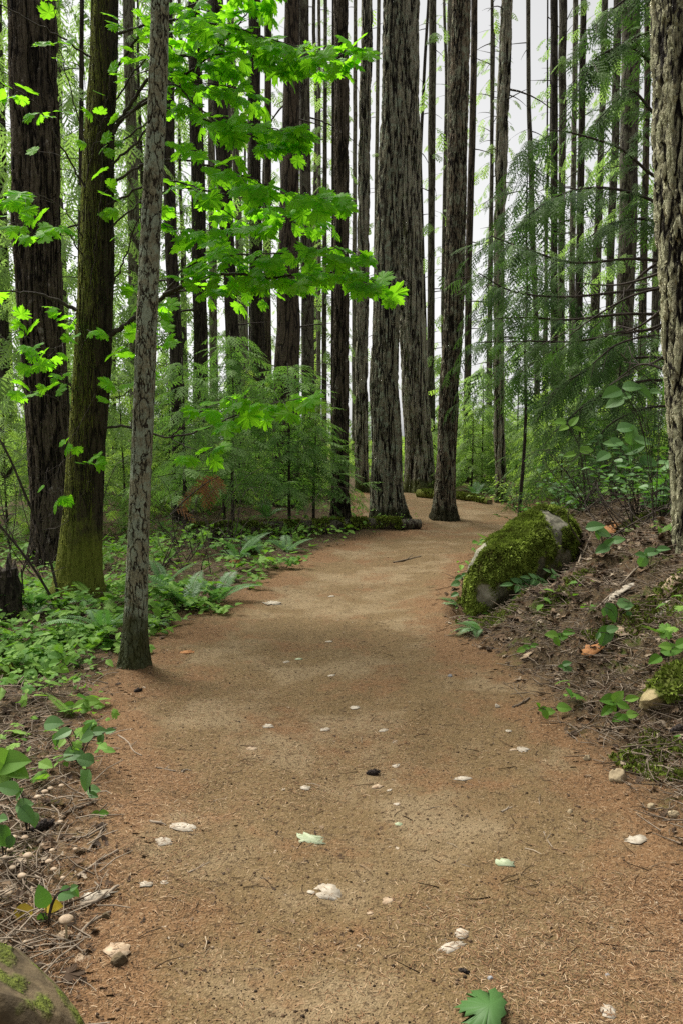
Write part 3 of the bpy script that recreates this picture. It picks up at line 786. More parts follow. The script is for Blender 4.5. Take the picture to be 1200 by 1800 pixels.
# far thin trunks beyond, copies of one thin tree with a sparse crown
def sparse(seed, H, leaf):
    o = thing('distant_fir', None, 'tree')
    g, gl, gw = Geo(), Geo(), Geo()
    z = np.linspace(-0.3, H, 24)
    rg = np.random.default_rng(seed)
    P = np.stack([0.25 * fbm(z * 0.12, seed, 0, 2), 0.2 * fbm(z * 0.12, seed + 7, 0, 2), z], 1)
    g.tube(P, np.linspace(0.15, 0.07, 24), 9)
    g.obj('trunk', M['far_grey'], o)
    ax = lambda zz: (float(np.interp(zz, z, P[:, 0])), float(np.interp(zz, z, P[:, 1])))
    conifer(gl, gw, (4.5, H), lambda t: 2.0 - 0.8 * t, int(H * 1.7), COARSE, 0.5, 0.42, 0.35, 0.05, seed, ax, rw=0.014)
    crown_obj(gl, gw, leaf, o)
    return o
def dup(root, loc, rotz, label, group, sc=1.0):
    r_ = root.copy(); COL.objects.link(r_)
    r_.location = loc; r_.rotation_euler = (0, 0, rotz); r_.scale = (sc, sc, sc)
    if label: r_['label'] = label
    if group: r_['group'] = group
    for ch in list(root.children):
        c = ch.copy(); COL.objects.link(c); c.parent = r_
        for gch in ch.children:
            d = gch.copy(); COL.objects.link(d); d.parent = c
    return r_
DIST = [sparse(1, 26, 'hemlock'), sparse(2, 30, 'hemlock'), sparse(3, 24, 'bright')]
spots = [(30, 38), (120, 34), (190, 42), (262, 36), (330, 46), (408, 40), (432, 52), (470, 44), (500, 60), (548, 47), (592, 55), (776, 44), (858, 44),
         (952, 60), (1042, 42), (1095, 44), (1150, 38), (1180, 50), (-60, 40), (1260, 40)]
rg = np.random.default_rng(5)
for q, (px, Y) in enumerate(spots):
    x = W(px, 760, Y)[0]
    lab = 'thin distant fir with sparse light green boughs, far behind the big trunks'
    loc = (x, Y, hz(x, Y) - 0.1)
    if q < 3:
        o = DIST[q]; o.location = loc; o['label'] = lab; o['group'] = 'thin distant firs'
    else: dup(DIST[q % 3], loc, rg.uniform(0, 6.28), lab, 'thin distant firs', rg.uniform(0.85, 1.2))

# crowns low enough to show on trunks of the forest
def patch(i, zs, L, n, size=0.55, leaf='hemlock', seed=0, protos=None, **kw):
    crown(FT[i], zs, lambda t: L, n, protos or COARSE, size, 0.3, 0.4, 0.05, 300 + i + seed, leaf, **kw)
patch(6, (5.0, 7.6), 1.2, 14)
patch(3, (4.0, 12), 1.4, 16)
patch(9, (2.5, 11), 1.7, 34, leaf='hemlock')
patch(10, (3.0, 15), 1.1, 20)
patch(11, (4.0, 18), 1.3, 18)
patch(17, (3.5, 20), 1.2, 26, leaf='bright')
patch(21, (4, 15), 0.9, 26, 0.5, 'hemlock')
patch(23, (3, 15), 1.0, 16)
patch(24, (4, 18), 1.2, 26)
patch(26, (3.0, 12), 1.5, 22, 0.55)
patch(27, (3.0, 12), 1.3, 24)
patch(13, (2.5, 16), 1.1, 18)
patch(18, (3.0, 10), 0.9, 10)
patch(29, (4, 22), 1.3, 20, leaf='bright')
patch(31, (1.0, 7.5), 1.2, 26)
patch(32, (2.0, 12), 2.0, 40)
# ------------------------------------------------------------------ young conifers
def sapling(name, label, px, Y, H, Lb, nbr, protos, size, spacing, leaf, seed, group=None, z0=0.25, droop=0.35, rise=0.25, base_py=None, up=0.1, r=0.03, shape=None, hang=0.3, rotz=0):
    x = W(px, 900, Y)[0]
    o = thing(name, label, 'tree', (x, Y, hz(x, Y) - 0.05), rotz, group)
    z = np.linspace(0, H, 14)
    P = np.stack([0.05 * fbm(z * 0.5, seed, 0, 2), 0.05 * fbm(z * 0.5, seed + 5, 0, 2), z], 1)
    g, gl, gw = Geo(), Geo(), Geo()
    g.tube(P, np.linspace(r, 0.006, 14), 8)
    g.obj('trunk', M['wood'], o)
    ax = lambda zz: (float(np.interp(zz, z, P[:, 0])), float(np.interp(zz, z, P[:, 1])))
    sh = shape or (lambda t: Lb * (1.05 - t) ** 0.75 + 0.1)
    conifer(gl, gw, (H * z0, H * 0.99), sh, nbr, protos, size, spacing, droop, rise, seed, ax, upturn=up, hang=hang)
    crown_obj(gl, gw, leaf, o)
    return o
YC = 'young cedars behind the mossy log'
sapling('young_cedar', 'tallest bushy young cedar with a feathery tip below the maple leaves', 412, 12.3, 3.15, 1.25, 60, CEDAR_M, 0.42, 0.15, 'sapling', 11, YC, hang=0.5)
sapling('young_cedar', 'young cedar with long arching sprays beside the thick reddish trunk', 505, 12.9, 2.75, 1.05, 54, CEDAR_M, 0.5, 0.16, 'sapling', 12, YC, up=0.25)
sapling('young_cedar', 'smaller pale green young cedar next to the slim young fir', 325, 11.6, 2.7, 0.95, 46, CEDAR_M, 0.42, 0.16, 'sapling', 13, YC)
sapling('young_cedar', 'low young cedar tucked against the slim dark fir', 552, 13.3, 1.9, 0.8, 36, CEDAR_M, 0.4, 0.16, 'sapling', 14, YC)
sapling('young_hemlock', 'shady young hemlock behind the dead rusty fronds', 395, 14.6, 2.2, 1.3, 44, CEDAR_M, 0.45, 0.2, 'hemlock', 15)
# dense young hemlocks behind the maple and the massive fir
YH = 'young hemlocks behind the maple'
for q, (lab, px, Y, H, L, n, leaf) in enumerate([
    ('tall dense hemlock filling the gap between the massive fir and the maple', 118, 17, 13, 2.2, 110, 'hemlock'),
    ('tall dense hemlock behind the slim young fir', 262, 20, 15, 2.4, 110, 'hemlock'),
    ('tall hemlock showing on the outer side of the massive dark fir', -10, 15, 12, 2.0, 100, 'hemlock'),
    ('light green hemlock farther back between the maple and the slim fir', 205, 25, 16, 2.6, 100, 'hemlock'),
    ('loose hemlock behind the dark trunks and the maple leaves', 330, 27, 17, 2.6, 90, 'hemlock'),
    ('pale hemlock behind the bough clad dark trunk', 445, 32, 17, 2.4, 70, 'bright'),
    ('airy hemlock behind the thick reddish trunk', 560, 36, 19, 2.2, 70, 'bright'),
    ('pale tall hemlock far outside the massive fir', 25, 26, 16, 3.0, 110, 'bright')]):
    sapling('hemlock_tree', lab, px, Y, H, L, int(n * 0.7), COARSE, 0.6, 0.32, leaf, 60 + q, YH, z0=0.06, r=0.09, up=0.0, droop=0.5, rise=0.1, shape=lambda t, L=L: L * (1.05 - 0.6 * t))
for q, (lab, px, Y, H, L) in enumerate([
    ('bright green low sapling seen past the massive dark fir at the frame edge', 18, 12.5, 2.3, 1.2),
    ('bright green sapling glowing between the massive fir and the maple base', 118, 13.5, 2.6, 1.1),
    ('bright green sapling between the maple and the slim young fir', 215, 14, 2.8, 1.2),
    ('bright green sapling behind the smaller pale young cedar', 300, 16.5, 3.2, 1.3),
    ('bright green sapling behind the tallest young cedar', 450, 18.5, 3.4, 1.3),
    ('bright green low sapling between the slim dark fir and the straight grey trunk', 560, 19.5, 2.4, 0.9),
    ('bright green sapling past the dark leaning fir, above the small mossy log', 830, 21, 2.4, 1.2),
    ('bright green sapling before the twin trunks', 985, 17.5, 2.6, 1.2)]):
    sapling('fir_sapling', lab, px, Y, H, L, 40, CEDAR_M, 0.42, 0.2, 'bright', 120 + q, 'bright saplings between the trunks', z0=0.05, droop=0.25, rise=0.3, up=0, r=0.025)
# beyond the bend and behind the boulder
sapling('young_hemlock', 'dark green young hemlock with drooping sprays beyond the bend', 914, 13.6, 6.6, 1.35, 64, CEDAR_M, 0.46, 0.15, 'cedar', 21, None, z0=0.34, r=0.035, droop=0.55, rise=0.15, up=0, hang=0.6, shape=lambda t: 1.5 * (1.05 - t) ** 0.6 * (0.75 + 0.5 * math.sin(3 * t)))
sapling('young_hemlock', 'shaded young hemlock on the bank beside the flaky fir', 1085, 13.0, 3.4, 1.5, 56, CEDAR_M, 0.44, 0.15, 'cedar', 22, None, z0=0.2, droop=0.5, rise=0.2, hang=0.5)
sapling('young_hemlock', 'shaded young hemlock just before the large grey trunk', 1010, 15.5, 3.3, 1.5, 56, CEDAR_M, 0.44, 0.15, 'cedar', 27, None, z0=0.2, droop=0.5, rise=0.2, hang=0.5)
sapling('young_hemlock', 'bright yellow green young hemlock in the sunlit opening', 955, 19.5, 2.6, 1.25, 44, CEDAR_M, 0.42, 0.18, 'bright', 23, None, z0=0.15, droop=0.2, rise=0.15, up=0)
for q, (lab, px, Y, H, L) in enumerate([
    ('light green sapling behind the bend, beside the dark leaning fir', 845, 22, 3.4, 1.6),
    ('light green sapling between the broad fluted fir and the dark leaning fir', 772, 28, 4.4, 1.6),
    ('light green sapling standing past the dark topped trunk', 905, 26, 4.5, 1.8),
    ('light green sapling deep in the woods behind the bright hemlock', 985, 28, 4.8, 1.9),
    ('light green sapling behind the shaded young hemlocks', 1050, 22, 4.2, 1.7),
    ('light green sapling at the far end of the woods by the flaky fir', 1140, 19, 3.6, 1.5),
    ('light green sapling in the sky gap beside the straight grey trunk', 655, 40, 3.4, 1.8),
    ('light green sapling partly behind the thick reddish trunk', 480, 22, 3.2, 1.6),
    ('light green sapling between the leaning dark trunk and the maple', 290, 21, 3.2, 1.7)]):
    sapling('fir_sapling', lab, px, Y, H, L, 56, COARSE, 0.5, 0.22, 'bright' if q % 2 else 'hemlock', 80 + q, 'light green saplings in the woods', z0=0.05, droop=0.3, rise=0.2, up=0, r=0.035)

# ------------------------------------------------------------------ the cedar whose boughs reach in beside the flaky fir
CY0 = 9.6
ccx = W(1222, 900, CY0)[0]
ced = thing('cedar_tree', 'western cedar behind the flaky fir, its dark sprays reaching over the bank', 'tree', (ccx, CY0, hz(ccx, CY0)))
cb = np.array(ced.location)
g = Geo()
g.tube(np.array([[0, 0, -0.3], [0.02, 0, 2], [0, 0.03, 5], [-0.03, 0, 9]]), [0.2, 0.17, 0.14, 0.1], 40)
g.obj('trunk', M['far_red'], ced)
def px_line(pts, Y0, Y1, k=8):
    n = len(pts)
    return smooth_line([W(px, py, Y0 + (Y1 - Y0) * q / (n - 1)) for q, (px, py) in enumerate(pts)], k)
CB = [  # pixel lines of the boughs, start at the trunk; foliage from share f0 on
    ([(1215, 470), (1120, 455), (1010, 462), (930, 440), (862, 415)], 9.6, 9.0, 0.30, 0.46, 1.0),
    ([(1215, 500), (1100, 512), (990, 522), (900, 512), (840, 480)], 9.6, 9.2, 0.45, 0.46, 1.0),
    ([(1215, 555), (1100, 552), (1000, 562), (930, 558), (870, 560)], 9.6, 9.5, 0.30, 0.4, 0.8),
    ([(1215, 570), (1100, 585), (1010, 600), (930, 600), (835, 602)], 9.6, 9.8, 0.25, 0.42, 1.0),
    ([(1215, 400), (1140, 350), (1060, 330), (990, 340), (935, 372)], 9.6, 9.0, 0.10, 0.5, 1.2),
    ([(1215, 330), (1150, 310), (1090, 262), (1010, 235), (962, 228)], 9.6, 8.9, 0.35, 0.45, 0.5),
    ([(1215, 170), (1150, 118), (1105, 82), (1050, 100), (1030, 130)], 9.6, 9.0, 0.15, 0.5, 1.2),
    ([(1215, 250), (1150, 200), (1110, 160), (1075, 185), (1045, 215)], 9.6, 9.4, 0.15, 0.5, 1.1),
    ([(1215, 40), (1160, 10), (1120, -10), (1070, 20), (1040, 50)], 9.6, 9.3, 0.15, 0.5, 1.1),
    ([(1215, 420), (1160, 392), (1120, 385), (1070, 395), (1030, 420)], 9.6, 9.5, 0.10, 0.5, 1.2),
    ([(1215, 640), (1140, 628), (1060, 640), (1000, 668), (960, 700)], 9.6, 9.7, 0.15, 0.46, 1.2),
    ([(1215, 680), (1150, 668), (1090, 680), (1030, 710), (990, 745)], 9.6, 9.3, 0.15, 0.46, 1.2),
    ([(1215, 600), (1150, 590), (1085, 605), (1040, 640)], 9.6, 9.2, 0.15, 0.42, 1.0),
    ([(1215, 430), (1130, 480), (1060, 560), (990, 610), (930, 640)], 9.6, 10.1, 0.35, 0.42, 0.9),
    ([(1215, 100), (1170, 60), (1130, 60), (1090, 90)], 9.6, 10.0, 0.1, 0.5, 1.0),
    ([(1215, 720), (1150, 715), (1080, 740), (1040, 780)], 9.6, 9.6, 0.1, 0.42, 1.0),
]
rg = np.random.default_rng(31)
for pts, Y0, Y1, f0, size, dens in CB:
    gw, gl = Geo(), Geo()
    P = px_line(pts, Y0, Y1) - cb
    n = len(P)
    gw.tube(P, np.linspace(0.022, 0.006, n), 6)
    tg = norm(np.gradient(P, axis=0))
    L = np.linalg.norm(np.diff(P, axis=0), axis=1).sum()
    m = int(L * (1 - f0) / 0.058 * dens)
    pos, dd, nn, sc, rn = [], [], [], [], []
    for q in range(m):
        v = f0 + (1 - f0) * (q + rg.uniform(0, 1)) / m
        i = min(int(v * (n - 1)), n - 2)
        p = P[i] + (P[i + 1] - P[i]) * (v * (n - 1) - i)
        sg = 1 if q % 2 else -1
        side = np.array([-tg[i][1], tg[i][0], 0])
        d = tg[i] * rg.uniform(0.3, 1.0) + side * sg * rg.uniform(0.2, 1.0) + np.array([0, 0, -rg.uniform(0.0, 0.6)])
        pos.append(p + rg.normal(0, 0.02, 3)); dd.append(d); nn.append([rg.normal(0, .35), rg.normal(-0.35, .35), 1])
        sc.append(size * 0.8 * rg.uniform(0.5, 1.15)); rn.append(rg.uniform(0, 1))
        if rg.random() < 0.5:                       # a hanging side twig with two more sprays
            e = norm(d) * rg.uniform(0.2, 0.4)
            gw.tube(np.array([p, p + e * 0.5 + [0, 0, 0.02], p + e]), 0.004, 3, False)
            for w in range(2):
                pos.append(p + e * rg.uniform(0.5, 1)); dd.append(d + rg.normal(0, 0.5, 3) + [0, 0, -0.3]); nn.append([rg.normal(0, .4), rg.normal(-0.3, .4), 1])
                sc.append(size * 0.75 * rg.uniform(0.5, 1.0)); rn.append(rg.uniform(0, 1))
    fr = frames(np.array(dd), np.array(nn))
    wh = rg.integers(0, 3, len(pos))
    for w in range(3):
        q = wh == w
        gl.place(CEDAR_F[w], np.array(pos)[q], fr[q], np.array(sc)[q], np.array(rn)[q])
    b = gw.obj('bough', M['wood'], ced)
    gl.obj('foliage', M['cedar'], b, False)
# bare dead limbs on the flaky fir's side
for pts in ([(1190, 500), (1110, 520), (1040, 560), (1000, 590)], [(1190, 520), (1120, 575), (1050, 590)], [(1190, 560), (1130, 580), (1085, 572)], [(1190, 610), (1140, 640), (1095, 636)], [(1190, 470), (1090, 500), (1010, 497)], [(1190, 660), (1130, 640), (1085, 665)]):
    gw = Geo()
    P = px_line(pts, 5.75, 6.2) - t10['base']
    gw.tube(P, np.linspace(0.012, 0.003, len(P)), 6)
    for w in range(4):
        i = rg.integers(4, len(P) - 1)
        gw.tube(np.array([P[i], P[i] + rg.normal(0, 0.08, 3), P[i] + rg.normal(0, 0.14, 3)]), 0.003, 4)
    gw.obj('branch', M['wood'], t10['o'])

# ------------------------------------------------------------------ maple limbs and leaves
MB = [  # pixel line, Y0, Y1, radius, leaves from, twig density
    ([(200, 235), (245, 160), (300, 105), (380, 95), (450, 98), (520, 112), (580, 106), (618, 84)], 7.2, 6.3, 0.017, 0.12, 1.5),
    ([(204, 215), (300, 150), (355, 110), (405, 60), (440, 15), (470, -40)], 7.2, 6.6, 0.014, 0.2, 1.5),
    ([(200, 225), (297, 150), (355, 195), (430, 216), (500, 230), (525, 224)], 7.1, 6.4, 0.010, 0.3, 1.25),
    ([(195, 290), (240, 250), (297, 195), (400, 225), (470, 246), (520, 248)], 7.1, 6.7, 0.011, 0.3, 1.1),
    ([(192, 330), (250, 290), (320, 280), (400, 300), (470, 325), (540, 345), (588, 350)], 7.1, 6.4, 0.012, 0.2, 1.35),
    ([(190, 360), (280, 318), (360, 335), (440, 350), (500, 368), (560, 386)], 7.2, 6.8, 0.010, 0.3, 1.1),
    ([(192, 590), (240, 558), (285, 523), (340, 495), (400, 482), (480, 487), (560, 478), (630, 484), (660, 494)], 7.25, 6.3, 0.024, 0.28, 1.4),
    ([(285, 523), (330, 470), (400, 450), (470, 447), (560, 438), (636, 445)], 7.05, 6.2, 0.010, 0.12, 1.4),
    ([(285, 523), (350, 505), (420, 500), (500, 500), (560, 494)], 7.05, 7.0, 0.010, 0.2, 1.1),
    ([(185, 752), (232, 750), (300, 769), (380, 745), (430, 722), (500, 706), (542, 698)], 7.25, 6.6, 0.013, 0.42, 0.9),
    ([(300, 769), (330, 742), (360, 718), (395, 700), (420, 705)], 7.0, 6.6, 0.006, 0.25, 1.0),
    ([(300, 769), (340, 790), (380, 788)], 7.0, 6.7, 0.005, 0.35, 0.9),
    ([(205, 120), (250, 60), (310, 20), (380, -10), (450, -30)], 7.2, 6.5, 0.013, 0.1, 1.5),
    ([(196, 260), (260, 215), (320, 150), (390, 150), (450, 165)], 7.25, 6.9, 0.008, 0.25, 1.2),
    ([(192, 400), (260, 350), (330, 330), (400, 375), (460, 400)], 7.25, 7.0, 0.008, 0.25, 1.1),
    ([(200, 180), (250, 110), (300, 60), (345, 50), (400, 110)], 7.3, 7.0, 0.008, 0.2, 1.2),
    ([(205, 60), (300, 35), (400, 45), (480, 70), (560, 90)], 7.2, 6.1, 0.012, 0.2, 1.5),
    ([(200, 500), (225, 440), (250, 380), (300, 400), (370, 405)], 7.2, 6.7, 0.008, 0.2, 0.9),
    ([(196, 640), (222, 610), (246, 560), (250, 500)], 7.2, 6.9, 0.006, 0.1, 0.9),
    ([(195, 700), (225, 690), (250, 640), (258, 590)], 7.2, 6.9, 0.005, 0.1, 0.9),
    ([(150, 330), (110, 260), (60, 180), (0, 145), (-40, 120)], 7.2, 6.6, 0.009, 0.15, 0.7),
    ([(160, 100), (90, 55), (0, 8), (-30, -10)], 7.2, 6.6, 0.009, 0.75, 0.3),
    ([(150, 250), (120, 140), (100, 60), (96, 0)], 7.2, 7.0, 0.006, 0.3, 0.5),
    ([(148, 420), (110, 365), (60, 340), (20, 345)], 7.2, 6.7, 0.006, 0.3, 0.8),
    ([(146, 450), (120, 410), (80, 400), (20, 390), (-20, 370)], 7.2, 6.5, 0.007, 0.2, 0.9),
    ([(135, 545), (80, 520), (30, 512), (-20, 516)], 7.2, 7.0, 0.020, 0.8, 0.2),
    ([(132, 580), (100, 610), (60, 600), (35, 560)], 7.2, 6.8, 0.004, 0.1, 1.0),
    ([(130, 690), (105, 650), (70, 620), (50, 640)], 7.2, 6.8, 0.004, 0.1, 1.0),
    ([(128, 720), (95, 700), (60, 690), (40, 680)], 7.2, 6.8, 0.004, 0.1, 0.9),
    ([(140, 620), (150, 590), (120, 560), (100, 540)], 7.15, 6.8, 0.004, 0.1, 0.9),
    ([(150, 330), (165, 260), (185, 200), (195, 130)], 7.1, 6.9, 0.004, 0.2, 0.7),
    ([(160, 500), (170, 420), (178, 340), (182, 250)], 7.1, 6.95, 0.004, 0.4, 0.5),
    ([(130, 800), (105, 820), (100, 880)], 7.15, 6.9, 0.003, 0.4, 0.7),
    ([(140, 880), (160, 840), (165, 800)], 7.1, 6.85, 0.003, 0.6, 0.5),
    ([(170, 690), (145, 740), (120, 780)], 7.05, 6.8, 0.003, 0.4, 0.5),
]
rg = np.random.default_rng(77)
mo = t2['base']
def leaf_at(L, p, d, size, rnd):
    n = np.array([rg.normal(0, 0.4), -0.6 + rg.normal(0, 0.4), 0.7 + rg.normal(0, 0.15)])
    L[0].append(p); L[1].append(d); L[2].append(n); L[3].append(size); L[4].append(rnd)
for pts, Y0, Y1, r0, f0, dens in MB:
    gw, gl = Geo(), Geo()
    P = px_line(pts, Y0, Y1) - mo
    P[1:] += rg.normal(0, 0.006, P[1:].shape)
    n = len(P)
    gw.tube(P, np.linspace(r0, 0.0025, n), 6)
    tg = norm(np.gradient(P, axis=0))
    Ln = np.linalg.norm(np.diff(P, axis=0), axis=1).sum()
    m = max(2, int(Ln * (1 - f0) / 0.086 * dens))
    L = [[], [], [], [], []]
    small = r0 < 0.0045
    for q in range(m):
        v = min(0.995, f0 + (1 - f0) * (q + rg.uniform(0.1, 0.9)) / m)
        i = min(int(v * (n - 1)), n - 2)
        p = P[i] + (P[i + 1] - P[i]) * (v * (n - 1) - i)
        sg = 1 if q % 2 else -1
        side = norm(np.array([-tg[i][1], tg[i][0], 0]))
        d = norm(tg[i] * rg.uniform(0.4, 1.0) + side * sg * rg.uniform(0.4, 1.0) + np.array([0, 0, rg.uniform(-0.28, 0.18)]))
        tl = rg.uniform(0.10, 0.48) * (0.5 if small else 1) * (1.15 - 0.85 * v)
        e = p + d * tl + [0, 0, -0.03]
        gw.tube(np.array([p, (p + e) / 2 + [0, 0, 0.015], e]), [0.0035, 0.0025, 0.0015], 3, False)
        S = rg.uniform(0.11, 0.195) * (0.7 if small else 1.0)
        droop = rg.uniform(0.1, 0.7)
        leaf_at(L, e, d + [rg.normal(0, .25), rg.normal(0, .25), -droop], S, rg.uniform(0, 1))
        for w in (-1, 1):
            if rg.random() < 0.5:
                b = p + (e - p) * rg.uniform(0.35, 0.95)
                dd = norm(np.array([d[0] * math.cos(w) - d[1] * math.sin(w), d[0] * math.sin(w) + d[1] * math.cos(w), d[2]]))
                pe = b + dd * 0.06
                gw.tube(np.array([b, pe]), 0.0014, 3, False)
                leaf_at(L, pe, dd + [0, 0, -rg.uniform(0.1, 0.8)], S * rg.uniform(0.6, 0.95), rg.uniform(0, 1))
    leaf_at(L, P[-1], tg[-1] + [0, 0, -0.25], 0.17 * (0.75 if small else 1), 0.6)
    fr = frames(np.array(L[1]), np.array(L[2]))
    wh = rg.integers(0, 4, len(L[0]))
    for w in range(4):
        q = wh == w
        gl.place(MAPLE[w], np.array(L[0])[q], fr[q], np.array(L[3])[q], np.array(L[4])[q])
    b = gw.obj('limb', M['wood'], t2['o'])
    gl.obj('foliage', M['maple_leaf'], b, False)
# ------------------------------------------------------------------ rocks
def rock(name, label, cat, pts, mat, subdiv=5, rough=0.03, moss_fn=None, tufts=0, tuft=0.03, tuft_name='moss', keep_hull=0.16, seed=0, group=None, origin=None):
    """hull of world points, subdivided, smoothed and roughened"""
    pts = np.array(pts, float)
    c = np.array(origin if origin is not None else [pts[:, 0].mean(), pts[:, 1].mean(), pts[:, 2].min()])
    bm = bmesh.new()
    for p in pts - c: bm.verts.new(p)
    r_ = bmesh.ops.convex_hull(bm, input=bm.verts)
    bmesh.ops.delete(bm, geom=[v for v in bm.verts if not v.link_faces], context='VERTS')
    bmesh.ops.triangulate(bm, faces=bm.faces)
    for q in range(subdiv):
        bmesh.ops.subdivide_edges(bm, edges=bm.edges, cuts=1, use_grid_fill=True, smooth=0.0)
        bmesh.ops.triangulate(bm, faces=bm.faces)
        if q < 3: bmesh.ops.smooth_vert(bm, verts=bm.verts, factor=keep_hull, use_axis_x=True, use_axis_y=True, use_axis_z=True)
    bm.normal_update()
    V = np.array([v.co[:] for v in bm.verts]); N = np.array([v.normal[:] for v in bm.verts])
    s = 1.0 / max(0.05, (pts.max(0) - pts.min(0)).max())
    V2 = V + N * (rough * (fbm(V[:, 0] * 3.2 * s, V[:, 1] * 3.2 * s, V[:, 2] * 3.2 * s, 3, seed) + 0.45 * fbm(V[:, 0] * 11 * s, V[:, 1] * 11 * s, V[:, 2] * 11 * s, 3, seed + 4)))[:, None]
    me = bpy.data.meshes.new(name)
    T = np.array([[v.index for v in f.verts] for f in bm.faces])
    bm.free()
    o = thing(name, label, cat, tuple(c), 0, group) if tufts else None
    g = Geo(); g.add(V2, None, T)
    ob = g.obj('rock_face' if tufts else name, M[mat], o)
    if not tufts:
        ob.location = tuple(c); tag(ob, label, cat, group)
    mv = moss_fn(V2, N) if moss_fn else np.zeros(len(V2))
    at = ob.data.attributes.new('moss', 'FLOAT', 'POINT')
    at.data.foreach_set('value', np.asarray(mv, np.float32))
    if tufts:
        rg = np.random.default_rng(seed + 1)
        A = np.linalg.norm(np.cross(V2[T[:, 1]] - V2[T[:, 0]], V2[T[:, 2]] - V2[T[:, 0]]), axis=1)
        w = A * sstep(0.42, 0.62, mv[T].mean(1) + 0.25 * fbm(*(V2[T].mean(1) * 9).T, 3, seed + 8))
        f = rg.choice(len(T), tufts, p=w / w.sum())
        u = rg.dirichlet((1, 1, 1), tufts)
        p = (V2[T[f]] * u[..., None]).sum(1)
        n = norm((N[T[f]] * u[..., None]).sum(1))
        grav = np.array([0, 0, -1.0]) - n * (-n[:, 2:3])
        d = norm(n * rg.uniform(0.25, 1.0, (tufts, 1)) + grav * rg.uniform(0.3, 1.3, (tufts, 1)) + rg.normal(0, 0.45, (tufts, 3)))
        gt = Geo()
        clump = 0.5 + 0.5 * fbm(*(p * 14).T, 2, seed + 3)
        gt.place(DIAMOND, p - n * 0.004, frames(d, n + rg.normal(0, .4, n.shape)), tuft * rg.uniform(0.4, 1.2, tufts) * (0.6 + 0.7 * clump), np.clip(0.95 * clump - 0.12 + 0.35 * fbm(*(p * 4.5).T, 2, seed + 6) + rg.uniform(-0.1, 0.35, tufts), 0, 1))
        gt.obj(tuft_name, M['moss'], o, False)
    return o or ob
BP = [(808, 1065, 6.85), (818, 990, 7.0), (832, 965, 7.05), (862, 935, 7.2), (905, 910, 7.4), (948, 884, 7.6), (990, 892, 7.7), (1014, 924, 7.6), (1014, 978, 7.35), (965, 1025, 7.4), (905, 1090, 7.25), (858, 1112, 6.80), (925, 1015, 6.72), (870, 1060, 6.62), (820, 1100, 6.78),
      (872, 972, 6.66), (945, 938, 6.9), (905, 985, 6.62), (850, 1020, 6.70), (985, 960, 7.1), (840, 1010, 7.9), (950, 905, 8.3), (1010, 960, 8.1), (835, 1080, 7.7), (960, 1010, 8.0)]
bpts = [W(*p) for p in BP]
def boulder_moss(V, N):
    c = bpts_c
    X = V + c
    n = fbm(X[:, 0] * 4, X[:, 1] * 4, X[:, 2] * 4, 3, 12)
    m = 0.53 + 0.30 * N[:, 2] + 0.42 * n - 0.15 * np.clip(-N[:, 2], 0, 1)
    # bare stone: the top patch, the slab on the path side, the grey face low on the right
    for (px, py, Y, rad, k) in ((962, 915, 7.4, 0.11, 0.75), (842, 978, 6.95, 0.10, 0.65), (905, 1050, 6.85, 0.15, 0.6), (888, 970, 6.8, 0.045, 0.8), (925, 965, 6.9, 0.045, 0.5), (870, 985, 7.0, 0.05, .3)):
        q = W(px, py, Y)
        m -= k * np.exp(-(((X - q) / rad) ** 2).sum(1) * 0.9)
    return np.clip(m, 0, 1)
bpts_c = np.array([np.mean([p[0] for p in bpts]), np.mean([p[1] for p in bpts]), min(p[2] for p in bpts)])
rock('mossy_boulder', 'big moss covered boulder bedded in the bank beside the path', 'boulder', bpts, 'boulder', 6, 0.04, boulder_moss, 60000, 0.032, seed=3)
cr = [G(0, 1798) * 0 + W(px, py, Y) for px, py, Y in [(-120, 1640, 1.75), (-40, 1632, 1.8), (20, 1650, 1.85), (70, 1690, 1.85), (120, 1745, 1.8), (160, 1810, 1.75), (150, 1900, 1.7), (40, 1760, 1.62), (-60, 1720, 1.6), (-120, 1900, 1.6), (80, 1860, 1.58), (-160, 1700, 2.3), (40, 1700, 2.3), (120, 1790, 2.2), (-160, 2000, 2.2), (100, 2000, 2.0), (-160, 2100, 1.7), (60, 2100, 1.6)]]
def corner_moss(V, N):
    n = fbm(V[:, 0] * 9, V[:, 1] * 9, V[:, 2] * 9, 3, 5)
    return np.clip(0.40 + 0.35 * n + 0.12 * N[:, 1], 0, 1)
rock('mossy_rock', 'brown mossy rock cut by the corner of the frame beside the twig litter', 'rock', cr, 'brown_rock', 6, 0.014, corner_moss, 9000, 0.007, seed=8)
q = G(1150, 1235); qx, qy, qz = q
mr = [W(px, py, Y) for px, py, Y in [(1112, 1262, qy), (1116, 1232, qy - 0.02), (1130, 1212, qy), (1155, 1190, qy + 0.1), (1190, 1160, qy + 0.2), (1235, 1150, qy + 0.25), (1260, 1200, qy + 0.1), (1235, 1260, qy), (1170, 1275, qy - 0.05), (1140, 1230, qy - 0.1), (1190, 1210, qy - 0.12), (1150, 1270, qy + 0.4), (1240, 1200, qy + 0.6)]]
def mr_moss(V, N):
    X = V + np.array([np.mean([p[0] for p in mr]), np.mean([p[1] for p in mr]), min(p[2] for p in mr)])
    return np.clip(0.85 - 1.0 * np.exp(-(((X - W(1126, 1240, qy - 0.05)) / 0.10) ** 2).sum(1)), 0, 1)
rock('mossy_rock', 'mossy mound of rock with one bare tan face, low on the bank', 'rock', mr, 'tan_rock', 5, 0.02, mr_moss, 9000, 0.03, seed=21)
